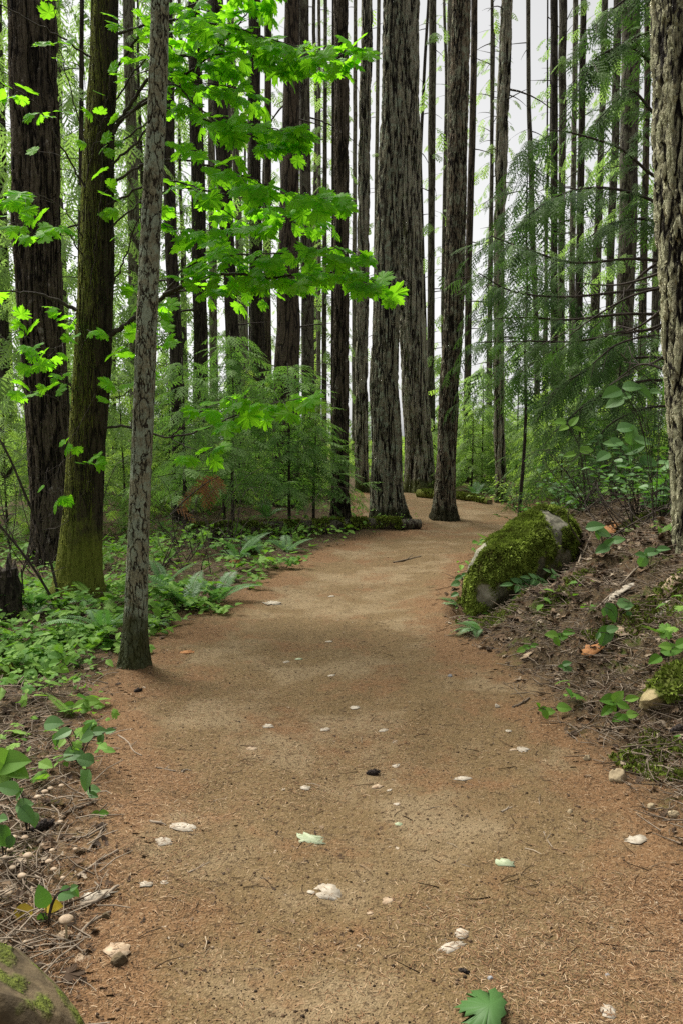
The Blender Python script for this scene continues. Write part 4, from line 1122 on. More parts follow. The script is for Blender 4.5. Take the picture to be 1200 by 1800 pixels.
def pebble(label, px, py, w, h, mat, seed, name='stone', sink=0.3, cat='stone', group=None):
    p = G(px, py)
    s = mpp(px, py, p[1])
    rg = np.random.default_rng(seed)
    th = rg.normal(0, 1, (22, 3)); th /= np.linalg.norm(th, axis=1)[:, None]
    P = th * np.array([w * s / 2, w * s / 2.4, h * s / 1.6]) + p + [0, 0, h * s * 0.25]
    return rock(name, label, cat, P, mat, 3, w * s * 0.05, None, 0, keep_hull=0.35, seed=seed, group=group)
pebble('smooth tan stone half buried at the foot of the bank', 1085, 1375, 34, 30, 'stone_tan', 1)
pebble('small tan stone above the scraped bare soil', 1143, 1428, 17, 15, 'stone_tan', 2)
pebble('tan stone at the edge of the frame beside the scraped soil', 1183, 1440, 22, 15, 'stone_tan', 3)
pebble('small round tan stone where the bank meets the path', 1030, 1338, 14, 10, 'stone_tan', 4)
pebble('dark grey pebble beside the black cone near the green maple leaf', 863, 1728, 17, 10, 'stone_grey', 5)
pebble('little grey pebble on the needles, farther along from the dark grey pebble', 1066, 1720, 11, 7, 'stone_grey', 6)
pebble('pale pebble lying on the path below the mossy boulder', 875, 1246, 14, 11, 'pale', 7)
pebble('reddish lump of rock among the dead leaves by the mossy brown rock', 210, 1702, 32, 22, 'brown_rock', 8)
pebble('rounded brown stone in the twig litter', 187, 1620, 20, 14, 'brown_rock', 9)
pebble('tiny grey stone on the path under the boulder', 790, 1190, 12, 7, 'stone_grey', 10)
pebble('tiny pale stone in the middle of the path', 697, 1418, 14, 6, 'pale', 11)
pebble('dull tan pebble on the path toward the bank', 1000, 1432, 13, 8, 'stone_tan', 12)

# ------------------------------------------------------------------ logs
def log(label, pts, Y0, Y1, r0, r1, mossy, tufts=0, name='fallen_log', seed=0, end=True, bark_m='maple'):
    P = np.array([W(px, py, Y0 + (Y1 - Y0) * q / (len(pts) - 1)) for q, (px, py) in enumerate(pts)])
    P = smooth_line(P, 12)
    gz = height(P[:, 0], P[:, 1]) + np.linspace(r0, r1, len(P)) * 0.9
    P[:, 2] = np.convolve(np.pad(gz, 8, mode='edge'), np.ones(17) / 17, 'valid')
    n = len(P); c = P[-1].copy(); c[2] = hz(c[0], c[1])
    o = thing(name, label, 'log', tuple(c))
    rg = np.random.default_rng(seed)
    sides = 28
    g = Geo()
    P = P - c
    t = norm(np.gradient(P, axis=0)); u = norm(np.cross(t, [0, 0, 1.0])); v = np.cross(t, u)
    a = np.arange(sides) * 2 * math.pi / sides
    rad = np.linspace(r0, r1, n)[:, None] * (1 + 0.10 * vnoise(np.cos(a)[None] * 2, np.sin(a)[None] * 2, np.arange(n)[:, None] * 0.35, seed) + 0.06 * vnoise(np.cos(a)[None] * 5, np.sin(a)[None] * 5, np.arange(n)[:, None] * 0.2, seed + 3))
    V = P[:, None] + rad[..., None] * (np.cos(a)[None, :, None] * u[:, None] + np.sin(a)[None, :, None] * v[:, None])
    i, j = np.meshgrid(np.arange(n - 1), np.arange(sides), indexing='ij'); j2 = (j + 1) % sides
    Q = np.stack([i * sides + j, i * sides + j2, (i + 1) * sides + j2, (i + 1) * sides + j], -1).reshape(-1, 4)
    g.add(V.reshape(-1, 3), Q)
    g.obj('bark', M[bark_m], o)
    ge = Geo()
    ring = V[-1] + t[-1] * 0.004
    ge.add(np.vstack([ring.mean(0) + t[-1] * 0.01, ring]), None, [(0, 1 + q, 1 + (q + 1) % sides) for q in range(sides)])
    ge.obj('cut_end', M['cut'], o)
    if tufts:
        gt = Geo()
        k = rg.integers(0, n - 1, tufts); k = np.minimum(k, int(n * mossy)); f = rg.uniform(0, 1, tufts)
        an = rg.normal(-math.pi / 2, 0.9, tufts)
        if v[0][2] > 0: an = -an
        R_ = np.linspace(r0, r1, n)[k]
        nn = np.cos(an)[:, None] * u[k] + np.sin(an)[:, None] * v[k]
        p = P[k] + (P[k + 1] - P[k]) * f[:, None] + nn * R_[:, None]
        keep = fbm(*(p * 5).T, 2, seed) > -0.25
        p, nn = p[keep], nn[keep]
        d = norm(nn + rg.normal(0, 0.6, nn.shape) + [0, 0, -0.3])
        gt.place(DIAMOND, p, frames(d, nn + rg.normal(0, .3, nn.shape)), rg.uniform(0.02, 0.06, len(p)), rg.uniform(0, 1, len(p)))
        gt.obj('moss', M['moss'], o, False)
    return o
log('long mossy fallen log ending beside the stout grey fir', [(330, 948), (470, 940), (580, 935), (660, 927), (737, 921)], 11.8, 12.9, 0.13, 0.08, 0.84, 12000, seed=3, bark_m='far_grey')
log('small mossy log lying past the dark leaning fir', [(790, 868), (830, 884), (860, 878)], 19.0, 17.6, 0.09, 0.07, 0.8, 2500, seed=4)
log('short broken log at the foot of the broad fluted fir', [(735, 866), (752, 868), (768, 872)], 19.6, 19.0, 0.10, 0.10, 1.0, 2500, seed=6)
log('rotting branch half buried at the edge of the frame among the seedlings', [(-10, 1205), (40, 1200), (95, 1190)], 5.0, 5.15, 0.035, 0.025, 0.3, 300, name='rotting_branch', seed=5)

# ------------------------------------------------------------------ sticks (each a thing), pixel lines on the ground
def stick(label, pts, r, mat='stick', rnd=0.5, lift=0.5, group=None, name='fallen_stick'):
    P = np.array([G(*p) for p in pts])
    s = mpp(pts[0][0], pts[0][1], P[0][1])
    r = r * s * 0.75
    P[:, 2] += r * lift + np.abs(np.random.default_rng(len(label)).normal(0, r * 0.8, len(P)))
    c = P.mean(0)
    L = smooth_line(P - c, 6)
    L += np.random.default_rng(int(pts[0][0])).normal(0, r * 0.15, L.shape)
    g = Geo(); g.tube(L, np.linspace(r, r * 0.6, len(L)), 8, True, rnd)
    if len(L) > 12:
        k = len(L) // 2
        g.tube(np.array([L[k], L[k] + np.array([0.35, 0.3, 0.25]) * np.linalg.norm(L[k] - L[k + 5])]), [r * 0.5, r * 0.3], 6, True, rnd)
    o = g.obj(name, M[mat])
    o.location = tuple(c)
    return tag(o, label, 'stick', group)
for lab, pts, r, rnd in [
    ('long pale stick sloping through the mushrooms', [(65, 1490), (95, 1462), (125, 1430), (135, 1425), (172, 1410)], 4.5, 0.6),
    ('straight tan stick below the forked stick in the twig litter', [(138, 1545), (170, 1520), (208, 1498)], 4, 0.75),
    ('forked stick with a knobby pale end', [(125, 1478), (150, 1474), (190, 1458)], 3.5, 0.8),
    ('dark stick crossing under the forked stick', [(155, 1498), (172, 1478), (185, 1455)], 3.5, 0.3),
    ('thick stick end poking from the dead leaves', [(135, 1660), (155, 1630), (195, 1605)], 5, 0.5),
    ('curved pale twig beside the mossy brown rock', [(105, 1715), (150, 1718), (190, 1700)], 3, 0.7),
    ('dark twig bent across the needles near the rock', [(398, 1690), (430, 1704), (460, 1710)], 2.2, 0.1),
    ('pale splinter on the path edge', [(330, 1540), (350, 1530), (370, 1523)], 2.2, 1.0),
    ('short lichened stick beside the pale curled leaf', [(264, 1447), (280, 1453), (293, 1457)], 4, 0.9),
    ('thin curved root running off the bank of seedlings', [(208, 1296), (225, 1308), (235, 1322), (250, 1331)], 2, 1.0),
    ('dark twig on the path toward the bank', [(777, 1514), (800, 1522), (825, 1529)], 2.0, 0.1),
    ('bent tan twig lying on the needles by the scraped soil', [(955, 1465), (960, 1480), (970, 1496)], 2.2, 0.6),
    ('thin twig near the green maple leaf', [(925, 1660), (960, 1664), (995, 1672)], 1.5, 0.4),
    ('short dark twig in the middle of the path', [(458, 1552), (470, 1550), (483, 1550)], 2.2, 0.1),
    ('pale chip of bark on the path toward the bank', [(880, 1430), (890, 1425), (900, 1420)], 3.0, 1.0),
    ('tan broken stick by the path edge, below the seedlings', [(275, 1356), (290, 1357), (310, 1359)], 2.5, 0.7),
    ('stubby stick next to the tan broken stick', [(320, 1359), (328, 1358), (337, 1358)], 3.5, 0.5),
    ('grey stick lying along the bank above the mossy mound', [(1010, 1150), (1050, 1125), (1075, 1110)], 2.5, 0.8),
    ('thin grey branch slanting down the bank', [(1040, 1080), (1090, 1030), (1160, 960)], 2.4, 0.9),
    ('pale twig on the bank under the two big leaves', [(985, 1150), (1030, 1140), (1060, 1120)], 2, 1.0),
    ('bleached stick by the mossy boulder', [(1008, 1010), (1020, 975), (1010, 940)], 2.6, 0.9),
    ('dark stick at the bottom of the bank', [(900, 1248), (915, 1240), (930, 1228)], 3, 0.1),
    ('curved dry twig over the bank litter', [(1020, 985), (1050, 930), (1110, 915)], 2.2, 0.7),
    ('dry grey branch across the top of the bank', [(1030, 905), (1090, 935), (1150, 930)], 2.6, 0.5),
    ('thin stick lying near the thick fir at the end of the log', [(690, 990), (715, 985), (740, 980)], 2, 0.2),
    ('pale twig propped in the seedlings beside the slim young fir', [(180, 1120), (210, 1128), (216, 1145)], 2, 0.8),
    ('splintered bark strip in the twig litter', [(145, 1600), (175, 1590), (210, 1562)], 6, 1.0),
]: stick(lab, pts, r, 'stick', rnd)

# ------------------------------------------------------------------ fallen leaves on the path (each a thing)
def blob_outline(rg, n=14, asp=0.6):
    a = np.sort(rg.uniform(0, 2 * math.pi, n))
    r = 1 + rg.normal(0, 0.07, n)
    c, s_ = np.cos(a), np.sin(a)
    return np.c_[np.sign(c) * np.abs(c) ** 0.8 * r, s_ * np.abs(s_) ** 0.35 * r * asp + 0.12 * c * asp]
def ground_leaf(label, px, py, w, mat='pale', seed=0, shape='blob', rot=None, asp=0.6, curl=0.02, group=None, name='fallen_leaf'):
    p = G(px, py)
    s = mpp(px, py, p[1]) * w
    asp = min(1.0, asp * 1.5)
    rg = np.random.default_rng(seed + 500)
    if shape == 'maple':
        V, Q, T = MAPLE[seed % 4]
        V = (V - [0.5, 0, 0]) * [1, 1, 0.5]
    elif shape == 'scrap':
        V, Q, T = fan(blob_outline(rg, 22, asp) * (1 + 0.15 * rg.normal(0, 1, (22, 1))) * 0.5, (0, 0), lambda x, y: 0.03 * vnoise(x * 7, y * 7, seed))
    else:
        V, Q, T = fan(blob_outline(rg, 26, asp) * 0.5, (0, 0), lambda x, y: curl * 3 * (y / asp) ** 2 + curl * x ** 2 + 0.022 * vnoise(x * 6, y * 6, seed))
    a = rg.uniform(-0.4, 0.4) if rot is None else rot
    V = V * s
    V = np.c_[V[:, 0] * math.cos(a) - V[:, 1] * math.sin(a), V[:, 0] * math.sin(a) + V[:, 1] * math.cos(a), V[:, 2] - V[:, 2].min() + 0.004]
    e = 0.04
    tilt = (hz(p[0], p[1] + e) - hz(p[0], p[1] - e)) / (2 * e), (hz(p[0] + e, p[1]) - hz(p[0] - e, p[1])) / (2 * e)
    V[:, 2] += V[:, 1] * tilt[0] + V[:, 0] * tilt[1]
    n = len(V)
    g = Geo(); g.add(V, Q, T, rg.uniform(0.2, 0.8))
    o = g.obj(name, M[mat])
    o.location = tuple(p + [0, 0, 0.001])
    sol = o.modifiers.new('thickness', 'SOLIDIFY'); sol.thickness = 0.0006; sol.offset = 1
    return tag(o, label, 'leaf', group)
FL = [
 ('large white curled leaf in the middle of the path', 578, 1576, 52, 'pale', 'blob', 0.6),
 ('tiny pale leaf touching the large white curled leaf', 547, 1573, 14, 'pale', 'blob', 0.6),
 ('long pale leaf with a ragged edge by the path edge', 322, 1461, 48, 'pale', 'blob', 0.45),
 ('bent pale leaf below the long ragged leaf', 289, 1485, 30, 'pale', 'scrap', 0.6),
 ('flat oblong pale leaf with bitten edges near the cone', 795, 1669, 48, 'pale', 'scrap', 0.35),
 ('rounded pale leaf above the oblong bitten leaf', 811, 1650, 26, 'pale', 'blob', 0.9),
 ('pale crumpled leaf below the scraped soil', 1118, 1485, 38, 'pale', 'scrap', 0.6),
 ('pale double lobed leaf toward the bank', 811, 1372, 34, 'pale', 'blob', 0.35),
 ('ivory leaf at the bottom edge of the frame', 1069, 1783, 30, 'pale', 'scrap', 0.7),
 ('pale star shaped dead maple leaf at the foot of the bank', 920, 1320, 24, 'pale', 'maple', 0.7),
 ('slim pale leaf beside the star shaped dead leaf', 902, 1320, 18, 'pale2', 'blob', 0.4),
 ('small white leaf with a notched tip, above the lichen scrap', 537, 1389, 18, 'pale', 'blob', 0.8),
 ('pale leaf scrap next to the black cone', 663, 1389, 18, 'pale2', 'scrap', 0.6),
 ('thin pale leaf to the side of the scrap by the cone', 684, 1394, 11, 'pale', 'blob', 0.5),
 ('small pointed pale leaf above the cone', 696, 1348, 14, 'pale', 'scrap', 0.7),
 ('pale leaf under the pointed one, past the cone', 697, 1418, 14, 'pale2', 'blob', 0.6),
 ('greenish pale leaf lying alone by the lichen scrap', 700, 1455, 14, 'lichen', 'blob', 0.5),
 ('tan leaf on the needles near the path edge', 443, 1320, 20, 'pale2', 'blob', 0.6),
 ('white leaf with a stalk up the path', 472, 1281, 20, 'pale', 'scrap', 0.6),
 ('white oval leaf with a curling stem beside it', 572, 1287, 19, 'pale', 'blob', 0.6),
 ('pale narrow leaf next to a green scrap up the path', 674, 1287, 22, 'pale', 'scrap', 0.4),
 ('pale leaf far up the path near the middle', 623, 1247, 18, 'pale', 'blob', 0.5),
 ('pale leaf near the slim young fir', 503, 1166, 14, 'pale', 'blob', 0.5),
 ('greenish leaf next to the pale leaf near the slim young fir', 525, 1160, 16, 'lichen', 'scrap', 0.5),
 ('pale leaf on the path before the boulder', 583, 1190, 14, 'pale', 'blob', 0.5),
 ('large torn pale leaf by the ferns', 481, 1062, 32, 'pale', 'scrap', 0.5),
 ('small pale leaf halfway to the bend', 578, 1130, 14, 'pale', 'blob', 0.5),
 ('small pale leaf on the path past the ferns', 583, 1050, 13, 'pale', 'blob', 0.5),
 ('white speck of leaf near the boulder foot', 893, 1287, 12, 'pale', 'blob', 0.8),
 ('brown curled leaf with a dark shadow, beside the large white leaf', 681, 1588, 22, 'pale2', 'scrap', 0.7),
 ('pale leaf chip beside the brown curled leaf', 650, 1610, 12, 'pale2', 'blob', 0.6),
 ('rusty dead frond piece on the path by the slim fir', 330, 1150, 26, 'rust', 'scrap', 0.5),
 ('rusty leaf lying at the edge of the ferns', 470, 1062, 18, 'rust', 'scrap', 0.5),
 ('big buff leaf by the reddish lump of rock', 205, 1680, 58, 'pale2', 'scrap', 0.4),
 ('folded buff leaf under the big buff leaf', 145, 1692, 40, 'pale2', 'scrap', 0.5),
 ('split grey leaf in the twig litter', 170, 1585, 60, 'pale', 'scrap', 0.3),
 ('pale shell like leaf beside the brown mossy rock', 114, 1650, 28, 'pale2', 'blob', 0.8),
 ('pale curled leaf by the bark strip', 258, 1560, 24, 'pale', 'scrap', 0.5),
 ('small white leaf in a green tuft', 290, 1560, 14, 'pale', 'blob', 0.7),
 ('buff dead leaf on the bank below the two big leaves', 1040, 1150, 34, 'rust', 'scrap', 0.6),
 ('large tan dead leaf on the bank above the mossy mound', 1100, 1115, 44, 'pale2', 'scrap', 0.5),
 ('long pale dead leaf strip across the bank', 1085, 1048, 52, 'pale', 'scrap', 0.3),
 ('pale dead leaf at the foot of the flaky fir', 1180, 1030, 34, 'pale2', 'scrap', 0.5),
 ('pair of pale dead leaf halves beside the mossy ledge', 1165, 1078, 38, 'pale', 'scrap', 0.5),
 ('brown dead leaf leaning on the bank below the boulder', 925, 1155, 22, 'pale2', 'scrap', 0.7),
 ('crumpled rusty maple leaf on the bank behind the boulder', 1075, 930, 30, 'rust', 'maple', 0.7),
 ('orange dead leaf lying by the upright sword ferns', 415, 988, 24, 'rust', 'scrap', 0.7),
 ('brown upright dead leaf at the path edge beyond the ferns', 520, 985, 26, 'rust', 'scrap', 0.6),
]
for q, (lab, px, py, w, m, sh, asp) in enumerate(FL): ground_leaf(lab, px, py, w, m, q, sh, asp=asp)
ground_leaf('fresh green maple leaf lying flat at the bottom of the frame', 840, 1782, 92, 'salal', 2, 'maple', rot=2.9)
ground_leaf('pale green lichen scrap on the path', 545, 1480, 60, 'lichen', 90, 'scrap', asp=0.4, name='lichen_scrap')
ground_leaf('dull lichen flake on the path toward the scraped soil', 885, 1520, 36, 'lichen', 91, 'scrap', asp=0.5, name='lichen_scrap')

# ------------------------------------------------------------------ cones
def cone(label, px, py, w, rot, seed):
    p = G(px, py); L = w * mpp(px, py, p[1])
    g = Geo(); rg = np.random.default_rng(seed)
    u = np.linspace(0, 1, 12)
    g.tube(np.c_[(u - 0.5) * L, 0 * u, 0 * u], L * 0.20 * np.sin(np.pi * (0.1 + 0.85 * u)) + 0.001, 12)
    n = 90
    t = rg.uniform(0.04, 0.98, n); a = np.arange(n) * 2.399
    rr_ = L * 0.19 * np.sin(np.pi * (0.1 + 0.85 * t))
    pos = np.c_[(t - 0.5) * L, rr_ * np.cos(a), rr_ * np.sin(a)]
    nn = np.c_[0 * t, np.cos(a), np.sin(a)]
    g.place(SALAL[0], pos, frames(nn * 0.9 + np.array([0.7, 0, 0]), nn), np.full(n, L * 0.17), rg.uniform(0, 1, n))
    o = g.obj('fir_cone', M['cone']); o.location = tuple(p + [0, 0, L * 0.2]); o.rotation_euler = (0, 0, rot)
    return tag(o, label, 'cone')
cone('black fir cone lying in the middle of the path', 655, 1363, 24, 0.2, 1)
cone('stubby black fir cone between the pale leaves and the grey pebble', 814, 1718, 20, -0.5, 2)
cone('brown fir cone under the mossy mound at the edge of the frame', 1190, 1290, 34, 0.4, 3)
cone('dark fir cone half hidden among the mushrooms', 74, 1460, 40, 0.7, 4)
cone('small dark fir cone by the slim young fir', 243, 1218, 16, 0.9, 5)

# ------------------------------------------------------------------ mushrooms
rg = np.random.default_rng(9)
def mushroom(px, py, w, label, group):
    p = G(px, py); s = mpp(px, py, p[1]) * w * 0.85
    o = thing('mushroom', label, 'mushroom', tuple(p), rg.uniform(0, 6), group)
    h = s * rg.uniform(1.0, 1.7)
    lean = rg.normal(0, 0.12, 2) * s
    g = Geo(); g.tube(np.array([[0, 0, -0.01], [lean[0] * .5, lean[1] * .5, h * .5], [lean[0], lean[1], h]]), [s * .09, s * .075, s * .07], 10)
    g.obj('stem', M['mushstem'], o)
    g = Geo()
    prof = [(0.01, 0.30), (0.2, 0.28), (0.36, 0.2), (0.47, 0.09), (0.5, 0.0), (0.47, -0.05), (0.3, 0.0), (0.06, 0.02)]
    m = 18; a = np.arange(m) * 2 * math.pi / m
    V = np.array([[r_ * math.cos(b) * s * (1 + 0.06 * math.sin(3 * b)), r_ * math.sin(b) * s, z * s * 0.9] for r_, z in prof for b in a])
    k = len(prof)
    i, j = np.meshgrid(np.arange(k - 1), np.arange(m), indexing='ij'); j2 = (j + 1) % m
    g.add(V + [lean[0], lean[1], h - 0.02 * s], np.stack([i * m + j, (i + 1) * m + j, (i + 1) * m + j2, i * m + j2], -1).reshape(-1, 4), [(0, q, q + 1) for q in range(1, m - 1)])
    g.obj('cap', M['mush'], o)
for q, (px, py, w) in enumerate([(60, 1456, 16), (80, 1412, 14), (92, 1402, 13), (108, 1398, 12), (70, 1424, 15), (30, 1488, 14), (46, 1492, 15), (20, 1510, 15), (10, 1528, 15), (50, 1532, 20), (22, 1545, 15), (85, 1538, 15), (95, 1547, 14), (75, 1500, 10), (110, 1450, 13), (104, 1462, 12), (38, 1558, 18), (112, 1556, 11), (132, 1505, 10), (92, 1512, 12), (18, 1412, 12), (14, 1590, 17)]):
    mushroom(px, py, w, 'small tan mushroom in the cluster growing among the twig litter', 'tan mushrooms among the twigs')
mushroom(118, 1658, 30, 'larger buff mushroom beside the brown mossy rock', None)

# ------------------------------------------------------------------ ferns
def fern_frond(n, seed):
    rg = np.random.default_rng(seed)
    parts = []
    u = np.linspace(0, 1, 8)
    for a, b in zip(u[:-1], u[1:]): parts.append(stripp((a, 0, 0), (b, 0, 0), 0.007 * (1.1 - a), 0.007 * (1.1 - b)))
    pin = oval_leaf(0.11, 0.1, 0.3, 3, 0.55)
    for q in range(n):
        x = 0.10 + 0.88 * q / n
        l = 0.17 * math.sin(math.pi * (0.22 + 0.76 * (q / n))) ** 0.9
        for sg in (-1, 1):
            parts.append(moved(pin, (x, 0, 0), (0.28, sg, 0.1), (0, 0.0 + rg.normal(0, .15), 1), l * rg.uniform(0.9, 1.1)))
    V, Q, T = merge_proto(parts)
    return V, Q, T
FF = [fern_frond(30, 1), fern_frond(26, 2)]
def fern(label, px, py, n, L, seed, arc=(0, 2 * math.pi), rise=(0.5, 1.1), group=None, Yp=None):
    p = G(px, py)
    o = thing('sword_fern', label, 'fern', tuple(p), 0, group)
    rg = np.random.default_rng(seed)
    for q in range(n):
        a = arc[0] + (arc[1] - arc[0]) * (q + rg.uniform(0.2, 0.8)) / n
        l = L * rg.uniform(0.7, 1.1)
        e = rg.uniform(*rise)
        V, Q, T = FF[q % 2]
        # bend the frond along an arc
        x, y, z = V.T
        k = 1.1 + rg.uniform(-.2, .4)
        th = e - k * x
        X = np.cumsum(np.zeros(1))  # placeholder start
        xs = np.linspace(0, 1, 60)
        cx = np.concatenate([[0], np.cumsum(np.cos(e - k * xs[:-1]) / 59)]); cz = np.concatenate([[0], np.cumsum(np.sin(e - k * xs[:-1]) / 59)])
        px_ = np.interp(x, xs, cx) - np.sin(th) * z
        pz_ = np.interp(x, xs, cz) + np.cos(th) * z
        V2 = np.c_[px_, y, pz_] * l
        V2 = np.c_[V2[:, 0] * math.cos(a) - V2[:, 1] * math.sin(a), V2[:, 0] * math.sin(a) + V2[:, 1] * math.cos(a), V2[:, 2]]
        g = Geo(); g.add(V2, Q, T, rg.uniform(0, 1))
        g.obj('frond', M['fern'], o, False)
    return o
fern('sword fern with upright fronds beside the orange dead leaf', 385, 1062, 7, 0.52, 1, rise=(0.8, 1.5))
fern('sword fern with one long frond arching over, near the slim young fir', 330, 1072, 6, 0.62, 2, (1.2, 4.2), rise=(0.7, 1.2))
fern('sword fern half hidden between the maple and the slim young fir', 185, 1118, 7, 0.5, 3, rise=(0.6, 1.3))
fern('sword fern in front of the mossy log', 505, 972, 6, 0.5, 4, (0.1, 2.9), rise=(0.35, 0.85))
fern('flattened sword fern at the far end of the mossy log', 458, 975, 5, 0.7, 5, (1.8, 3.6), rise=(0.5, 0.9))
fern('small fern below the mossy boulder at the path edge', 842, 1112, 7, 0.30, 6, (1.8, 4.6), rise=(0.4, 1.0))
fern('tiny fern poking out beside the mossy boulder', 806, 1068, 4, 0.26, 7, (2.2, 3.9), rise=(0.3, 0.8))
fern('dark small fern among the seedlings by the path edge', 268, 1105, 6, 0.32, 8, rise=(0.5, 1.2))
fern('fern behind the slim dark fir near the log', 470, 915, 6, 0.7, 9, rise=(0.6, 1.2))
fern('sword fern crowded behind the slim young fir', 290, 1035, 7, 0.55, 11, rise=(0.6, 1.3))
fern('sword fern in the shade between the massive dark fir and the maple', 60, 1085, 7, 0.55, 12, rise=(0.5, 1.2))
fern('sword fern under the low young cedars', 420, 985, 7, 0.6, 13, rise=(0.5, 1.2))
fern('fern growing past the dark topped trunk', 835, 872, 6, 0.7, 10, rise=(0.5, 1.2))

# dead rusty conifer fronds hanging in front of the young cedars
gd = Geo(); rg = np.random.default_rng(4)
dfo = W(330, 880, 10.1)
o = thing('dead_bough', 'dead rusty conifer bough hanging in front of the young cedars', 'branch', tuple(dfo))
gw = Geo(); P = px_line([(300, 905), (330, 875), (365, 848), (385, 838)], 10.1, 10.4) - dfo
gw.tube(P, np.linspace(0.012, 0.004, len(P)), 5)
b = gw.obj('stem', M['wood'], o)
k = 15
pos = P[rg.integers(2, len(P), k)]
dd = np.c_[rg.normal(-.3, .7, k), rg.normal(0, .4, k), -rg.uniform(0.3, 1.3, k)]
gd.place(CEDAR_M[0], pos, frames(dd, np.c_[rg.normal(0, .3, k), -np.ones(k), rg.normal(0.4, .5, k)]), rg.uniform(0.2, 0.4, k), rg.uniform(0, 1, k))
gd.obj('foliage', M['brown_frond'], o, False)

# ------------------------------------------------------------------ leafy plants and shrubs
def shrub(name, label, cat, base, nst, H, spread, leaf_size, protos, mat, seed, per=9, group=None, az=None, tilt=0.45, stem_r=0.004, flatn=1.0, lean=(0, 0), start=0.25, stemmat='wood'):
    o = thing(name, label, cat, tuple(base), 0, group)
    rg = np.random.default_rng(seed)
    gw, gl = Geo(), Geo()
    L = [[], [], [], [], []]
    for q in range(nst):
        a = rg.uniform(0, 2 * math.pi) if az is None else rg.uniform(*az)
        h = H * rg.uniform(0.45, 1.1)
        k = 12; u = np.linspace(0, 1, k)
        s = spread * rg.uniform(0.3, 1.1)
        ph = rg.uniform(0, 6)
        P = np.c_[math.cos(a) * s * u ** 1.4 + lean[0] * u + 0.04 * H * np.sin(5 * u + ph) * u, math.sin(a) * s * u ** 1.4 + lean[1] * u + 0.04 * H * np.cos(4 * u + ph) * u, h * (u - 0.25 * u ** 3) - 0.03]
        gw.tube(P, stem_r * (1.15 - u), 5, False)
        tg = norm(np.gradient(P, axis=0))
        for e in range(per):
            v = start + (1 - start) * (e + rg.uniform(0, 0.7)) / per
            i = min(int(v * (k - 1)), k - 2)
            p = P[i] + (P[i + 1] - P[i]) * (v * (k - 1) - i)
            b = rg.uniform(0, 6.28)
            d = norm(np.array([math.cos(b), math.sin(b), rg.uniform(-0.35, 0.25)]) + 0.5 * tg[i])
            pt = p + d * leaf_size * 0.35
            gw.tube(np.array([p, pt]), stem_r * 0.35, 3, False)
            L[0].append(pt); L[1].append(d); L[2].append([rg.normal(0, tilt), rg.normal(-0.15, tilt), flatn]); L[3].append(leaf_size * rg.uniform(0.55, 1.2)); L[4].append(rg.uniform(0, 1))
    wh = rg.integers(0, len(protos), len(L[0])); fr = frames(np.array(L[1]), np.array(L[2]))
    for w in range(len(protos)):
        q = wh == w
        gl.place(protos[w], np.array(L[0])[q], fr[q], np.array(L[3])[q], np.array(L[4])[q])
    gw.obj('stem', M[stemmat], o)
    gl.obj('foliage', M[mat], o, False)
    return o
# salal and berry bushes on the bank
def onb(x, y): return np.array([x, y, hz(x, y)])
BS = 'leafy shrubs on top of the bank'
for q, (lab, px, Y, n, H, sp, ls, per, m) in enumerate([
    ('broad leaved salal bush in front of the flaky fir', 1120, 7.4, 14, 0.95, 0.75, 0.085, 8, 'salal'),
    ('salal bush whose leaves touch the flaky fir', 1165, 6.6, 9, 0.95, 0.4, 0.09, 7, 'salal'),
    ('wide low salal bush behind the boulder', 1020, 9.0, 12, 0.7, 0.7, 0.08, 8, 'salal'),
    ('glossy shrub reaching up beside the bright hemlock', 985, 10.3, 11, 1.1, 0.8, 0.08, 8, 'salal'),
    ('twiggy shrub at the bend, beyond the boulder', 930, 12.8, 14, 0.8, 0.8, 0.07, 9, 'herb'),
    ('dense low shrub right behind the top of the boulder', 960, 9.6, 12, 0.45, 0.6, 0.07, 9, 'herb'),
    ('tall leafy shrub deeper on the bank, in front of the shaded hemlocks', 1075, 9.3, 14, 1.3, 0.8, 0.085, 8, 'salal'),
    ('loose shrub behind the salal bushes near the flaky fir', 1150, 9.2, 12, 1.2, 0.8, 0.09, 8, 'salal'),
    ('pale leafed shrub by the dark topped trunk', 905, 16.5, 16, 0.9, 1.0, 0.08, 10, 'bright')]):
    x = W(px, 900, Y)[0]
    shrub('bank_shrub', lab, 'shrub', onb(x, Y), n, H, sp, ls, SALAL, m, 200 + q, per + 5, BS, stem_r=0.005)
# tangle of dead brown stems on the bank
for q, (lab, px, Y, n, H, sp) in enumerate([
    ('tangle of bare dead stems on the bank behind the boulder', 1060, 8.3, 22, 0.55, 0.9),
    ('bare dead stems at the foot of the flaky fir', 1130, 6.5, 16, 0.4, 0.8),
    ('tangle of thin bare twigs below the young cedars', 370, 10.4, 26, 0.9, 1.2),
    ('thin bare twigs beside the massive dark fir', 60, 9.0, 14, 1.3, 0.9),
    ('bare twiggy bush between the slim young fir and the ferns', 300, 8.6, 12, 0.7, 0.9)]):
    x = W(px, 900, Y)[0]
    o = thing('bare_shrub', lab, 'shrub', tuple(onb(x, Y)), 0, 'bare twiggy shrubs')
    rg = np.random.default_rng(260 + q); gw = Geo()
    for s in range(n):
        a = rg.uniform(0, 6.28); u = np.linspace(0, 1, 9); s_ = sp * rg.uniform(0.3, 1.2)
        P = np.c_[math.cos(a) * s_ * u + 0.06 * np.sin(6 * u + a), math.sin(a) * s_ * u, H * rg.uniform(0.4, 1.2) * np.sin(u * rg.uniform(1.2, 2.7))]
        P[:, :2] += rg.normal(0, 0.25 * sp, 2)
        gw.tube(P, 0.0055 * (1.2 - u), 4, False)
        for w in range(3):
            i = rg.integers(2, 8); d = rg.normal(0, 0.16, 3)
            gw.tube(np.array([P[i], P[i] + d * 0.6 + [0, 0, .02], P[i] + d]), 0.0022, 3, False)
    gw.obj('stem', M['wood'], o)
